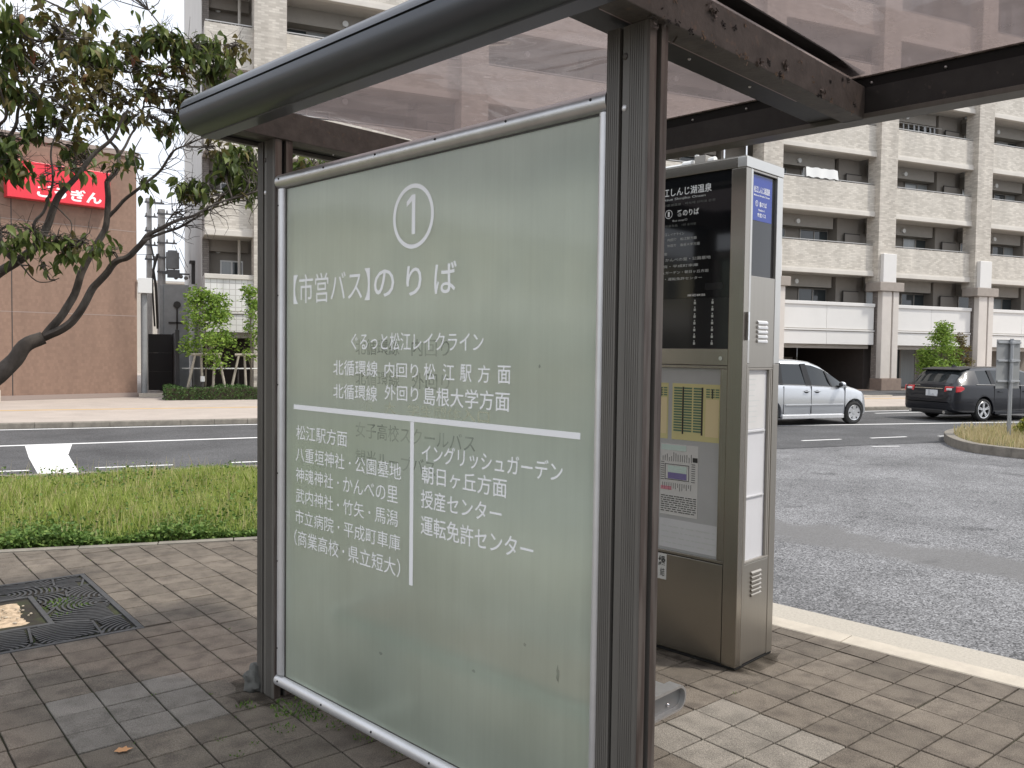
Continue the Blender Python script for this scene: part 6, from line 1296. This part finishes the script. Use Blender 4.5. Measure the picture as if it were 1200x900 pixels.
part(wag, 'door_mirror', MB().ball((23.35, WY-1.0, RZ+1.0), .10, 12, 8, (.7, 1, .65)), 'dark_paint', smooth=60); part(wag, 'door_mirror', MB().ball((23.35, WY+1.0, RZ+1.0), .10, 12, 8, (.7, 1, .65)), 'dark_paint', smooth=60)

# ================================================================ THE STREET TREE
tr = thing('dogwood_tree', 'street tree with drooping green and bronze leaves growing from the iron grate', 'tree', (-.93, 5.88, 0))
def smooth_path(p, k=2):
    pts = [Vector(q[:3]) for q in p]; r = [q[3] for q in p]
    for _ in range(k):
        np_, nr = [pts[0]], [r[0]]
        for i in range(len(pts)-1):
            np_ += [pts[i].lerp(pts[i+1], .25), pts[i].lerp(pts[i+1], .75)]; nr += [r[i]*.75+r[i+1]*.25, r[i]*.25+r[i+1]*.75]
        np_.append(pts[-1]); nr.append(r[-1]); pts, r = np_, nr
    return pts, r
b = MB(); allp = []
for bi, br in enumerate(BRANCHES):
    pts, r = smooth_path(br)
    if bi == 0: pts[0].z = -.04
    pts = [p + Vector((noise.noise(p*9)*.010, noise.noise(p*9+Vector((5, 0, 0)))*.012, noise.noise(p*9+Vector((0, 7, 0)))*.010))*(0 if bi == 0 and i < 2 else 1) for i, p in enumerate(pts)]
    if bi == 0: part(tr, 'trunk', MB().tube(pts, r, 14), 'bark', smooth=60)
    else: part(tr, 'limb', MB().tube(pts, r, 9 if r[0] > .03 else 6), 'bark', smooth=60)
    allp += [p for p in pts]
# twigs from the nearest limb to every leaf cluster
tw = MB(); rt = random.Random(17); tips = []
for (cx, cy, cz, rx, rz, n, tone) in CLUSTERS:
    c = Vector((cx, cy, cz)); near = sorted(allp, key=lambda p: (p-c).length + (0 if p.z < cz+.05 else .35))[0]
    k = 5 if n > 12 else 1
    hub = near.lerp(c, .55) + Vector((rt.gauss(0, .03), rt.gauss(0, .03), .02))
    tw.tube([near, near.lerp(hub, .5)+Vector((rt.gauss(0, .02), 0, rt.gauss(0, .02))), hub], [.007, .005, .0042], 5)
    for _ in range(k*3):
        e = c + Vector((rt.uniform(-1, 1)*rx, rt.uniform(-1, 1)*rx*.9, rt.uniform(-.6, 1)*rz)); m_ = hub.lerp(e, .5) + Vector((rt.gauss(0, .025), rt.gauss(0, .025), rt.gauss(0, .02)))
        tw.tube([hub, m_, e], [.0038, .0028, .0016], 4)
        for _ in range(2):
            s0 = m_.lerp(e, rt.random()); e2 = s0 + Vector((rt.gauss(0, .06), rt.gauss(0, .06), rt.gauss(.02, .05))); tw.tube([s0, e2], [.0020, .001], 3)
# bare twigs at the ends of the long right-hand limbs
for bi in (3, 6, 7, 8):
    if bi < len(BRANCHES):
        pts, r = smooth_path(BRANCHES[bi])
        for _ in range(34):
            s0 = pts[rt.randrange(len(pts)//4, len(pts))]; cur = s0; path = [s0]; d = Vector((rt.gauss(.5, .5), rt.gauss(0, .4), rt.gauss(.25, .5))).normalized()
            for q in range(4): cur = cur + d*rt.uniform(.03, .075); d = (d + Vector((rt.gauss(0, .4), rt.gauss(0, .4), rt.gauss(.05, .4)))).normalized(); path.append(cur)
            tw.tube(path, [.0032, .0026, .002, .0014, .001], 4)
part(tr, 'twigs', tw, 'bark', kind='stuff')
# leaves: 300 nearest separately, the rest as one mass
def leaf_mesh(name, m):
    mb = MB(); L_ = 1.0; W_ = .29
    prof = [(0, 0, 0), (.12, .09, .0), (.34, .215, -.02), (.6, .20, -.08), (.82, .10, -.18), (1, 0, -.30)]
    vs = []; mid = []
    for x, w, z in prof:
        mid.append(len(vs)); vs.append((x, 0, z))
        vs.append((x, w, z+.10*w/.28)); vs.append((x, -w, z+.10*w/.28))
    fs = []
    for i in range(5): fs += [(3*i, 3*i+3, 3*i+4, 3*i+1), (3*i, 3*i+2, 3*i+5, 3*i+3)]
    mb.add(vs, fs); return mb.mesh(name, M[m], 80), vs, fs
lm_g, LV, LF = leaf_mesh('leaf', 'leaf_green_single'); lm_b, _, _ = leaf_mesh('leaf', 'leaf_bronze_single')
LS = []
for (cx, cy, cz, rx, rz, n, tone) in CLUSTERS:
    q_ = to_px((cx, cy, cz))
    if q_ and 25 < q_[0] < 130 and 190 < q_[1] < 255: n = int(n*.35)
    hubs = [(rt.uniform(-1, 1)*rx*.75, rt.uniform(-1, 1)*rx*.75, rt.uniform(-.5, .8)*rz) for _ in range(max(2, n//6))]
    small = .78 if tone > .55 else 1.0
    for k in range(int(n*1.65)):
        h0 = hubs[rt.randrange(len(hubs))]
        p = Vector((cx+h0[0]+rt.gauss(0, .035), cy+h0[1]+rt.gauss(0, .045), cz+h0[2]+rt.gauss(0, .03)))
        a = rt.uniform(0, 2*pi); dr = rt.uniform(.25, 1.4) if tone < .45 else rt.uniform(-.4, 1.3)
        LS.append((p, a, dr, rt.gauss(0, .6), small*rt.uniform(.052, .100), rt.random() < tone))
_cp = Vector((0, 0, EYE))
def vis(l):
    q = to_px(l[0]); return q and -10 < q[0] < 420 and q[1] > -10
LS.sort(key=lambda l: -(l[4]/(l[0]-_cp).length if vis(l) else 0))
def lmat(l):
    p, a, dr, ro, s, t = l
    R_ = Matrix.Rotation(a, 4, 'Z') @ Matrix.Rotation(dr, 4, 'Y') @ Matrix.Rotation(ro, 4, 'X'); return Matrix.Translation(p) @ R_ @ Matrix.Diagonal((s, s, s, 1))
toff = Vector((-.93, 5.88, 0))
for l in LS[:300]:
    o = bpy.data.objects.new('leaf', lm_b if l[5] else lm_g); COL.objects.link(o); o.parent = tr; o.matrix_local = Matrix.Translation(-toff) @ lmat(l)
for flag, m_ in ((False, 'leaf_green'), (True, 'leaf_bronze')):
    mb = MB()
    for l in LS[300:]:
        if l[5] == flag: mt = lmat(l); mb.add([mt @ Vector(v) for v in LV], LF)
    part(tr, 'foliage', mb, m_, smooth=80, kind='stuff')
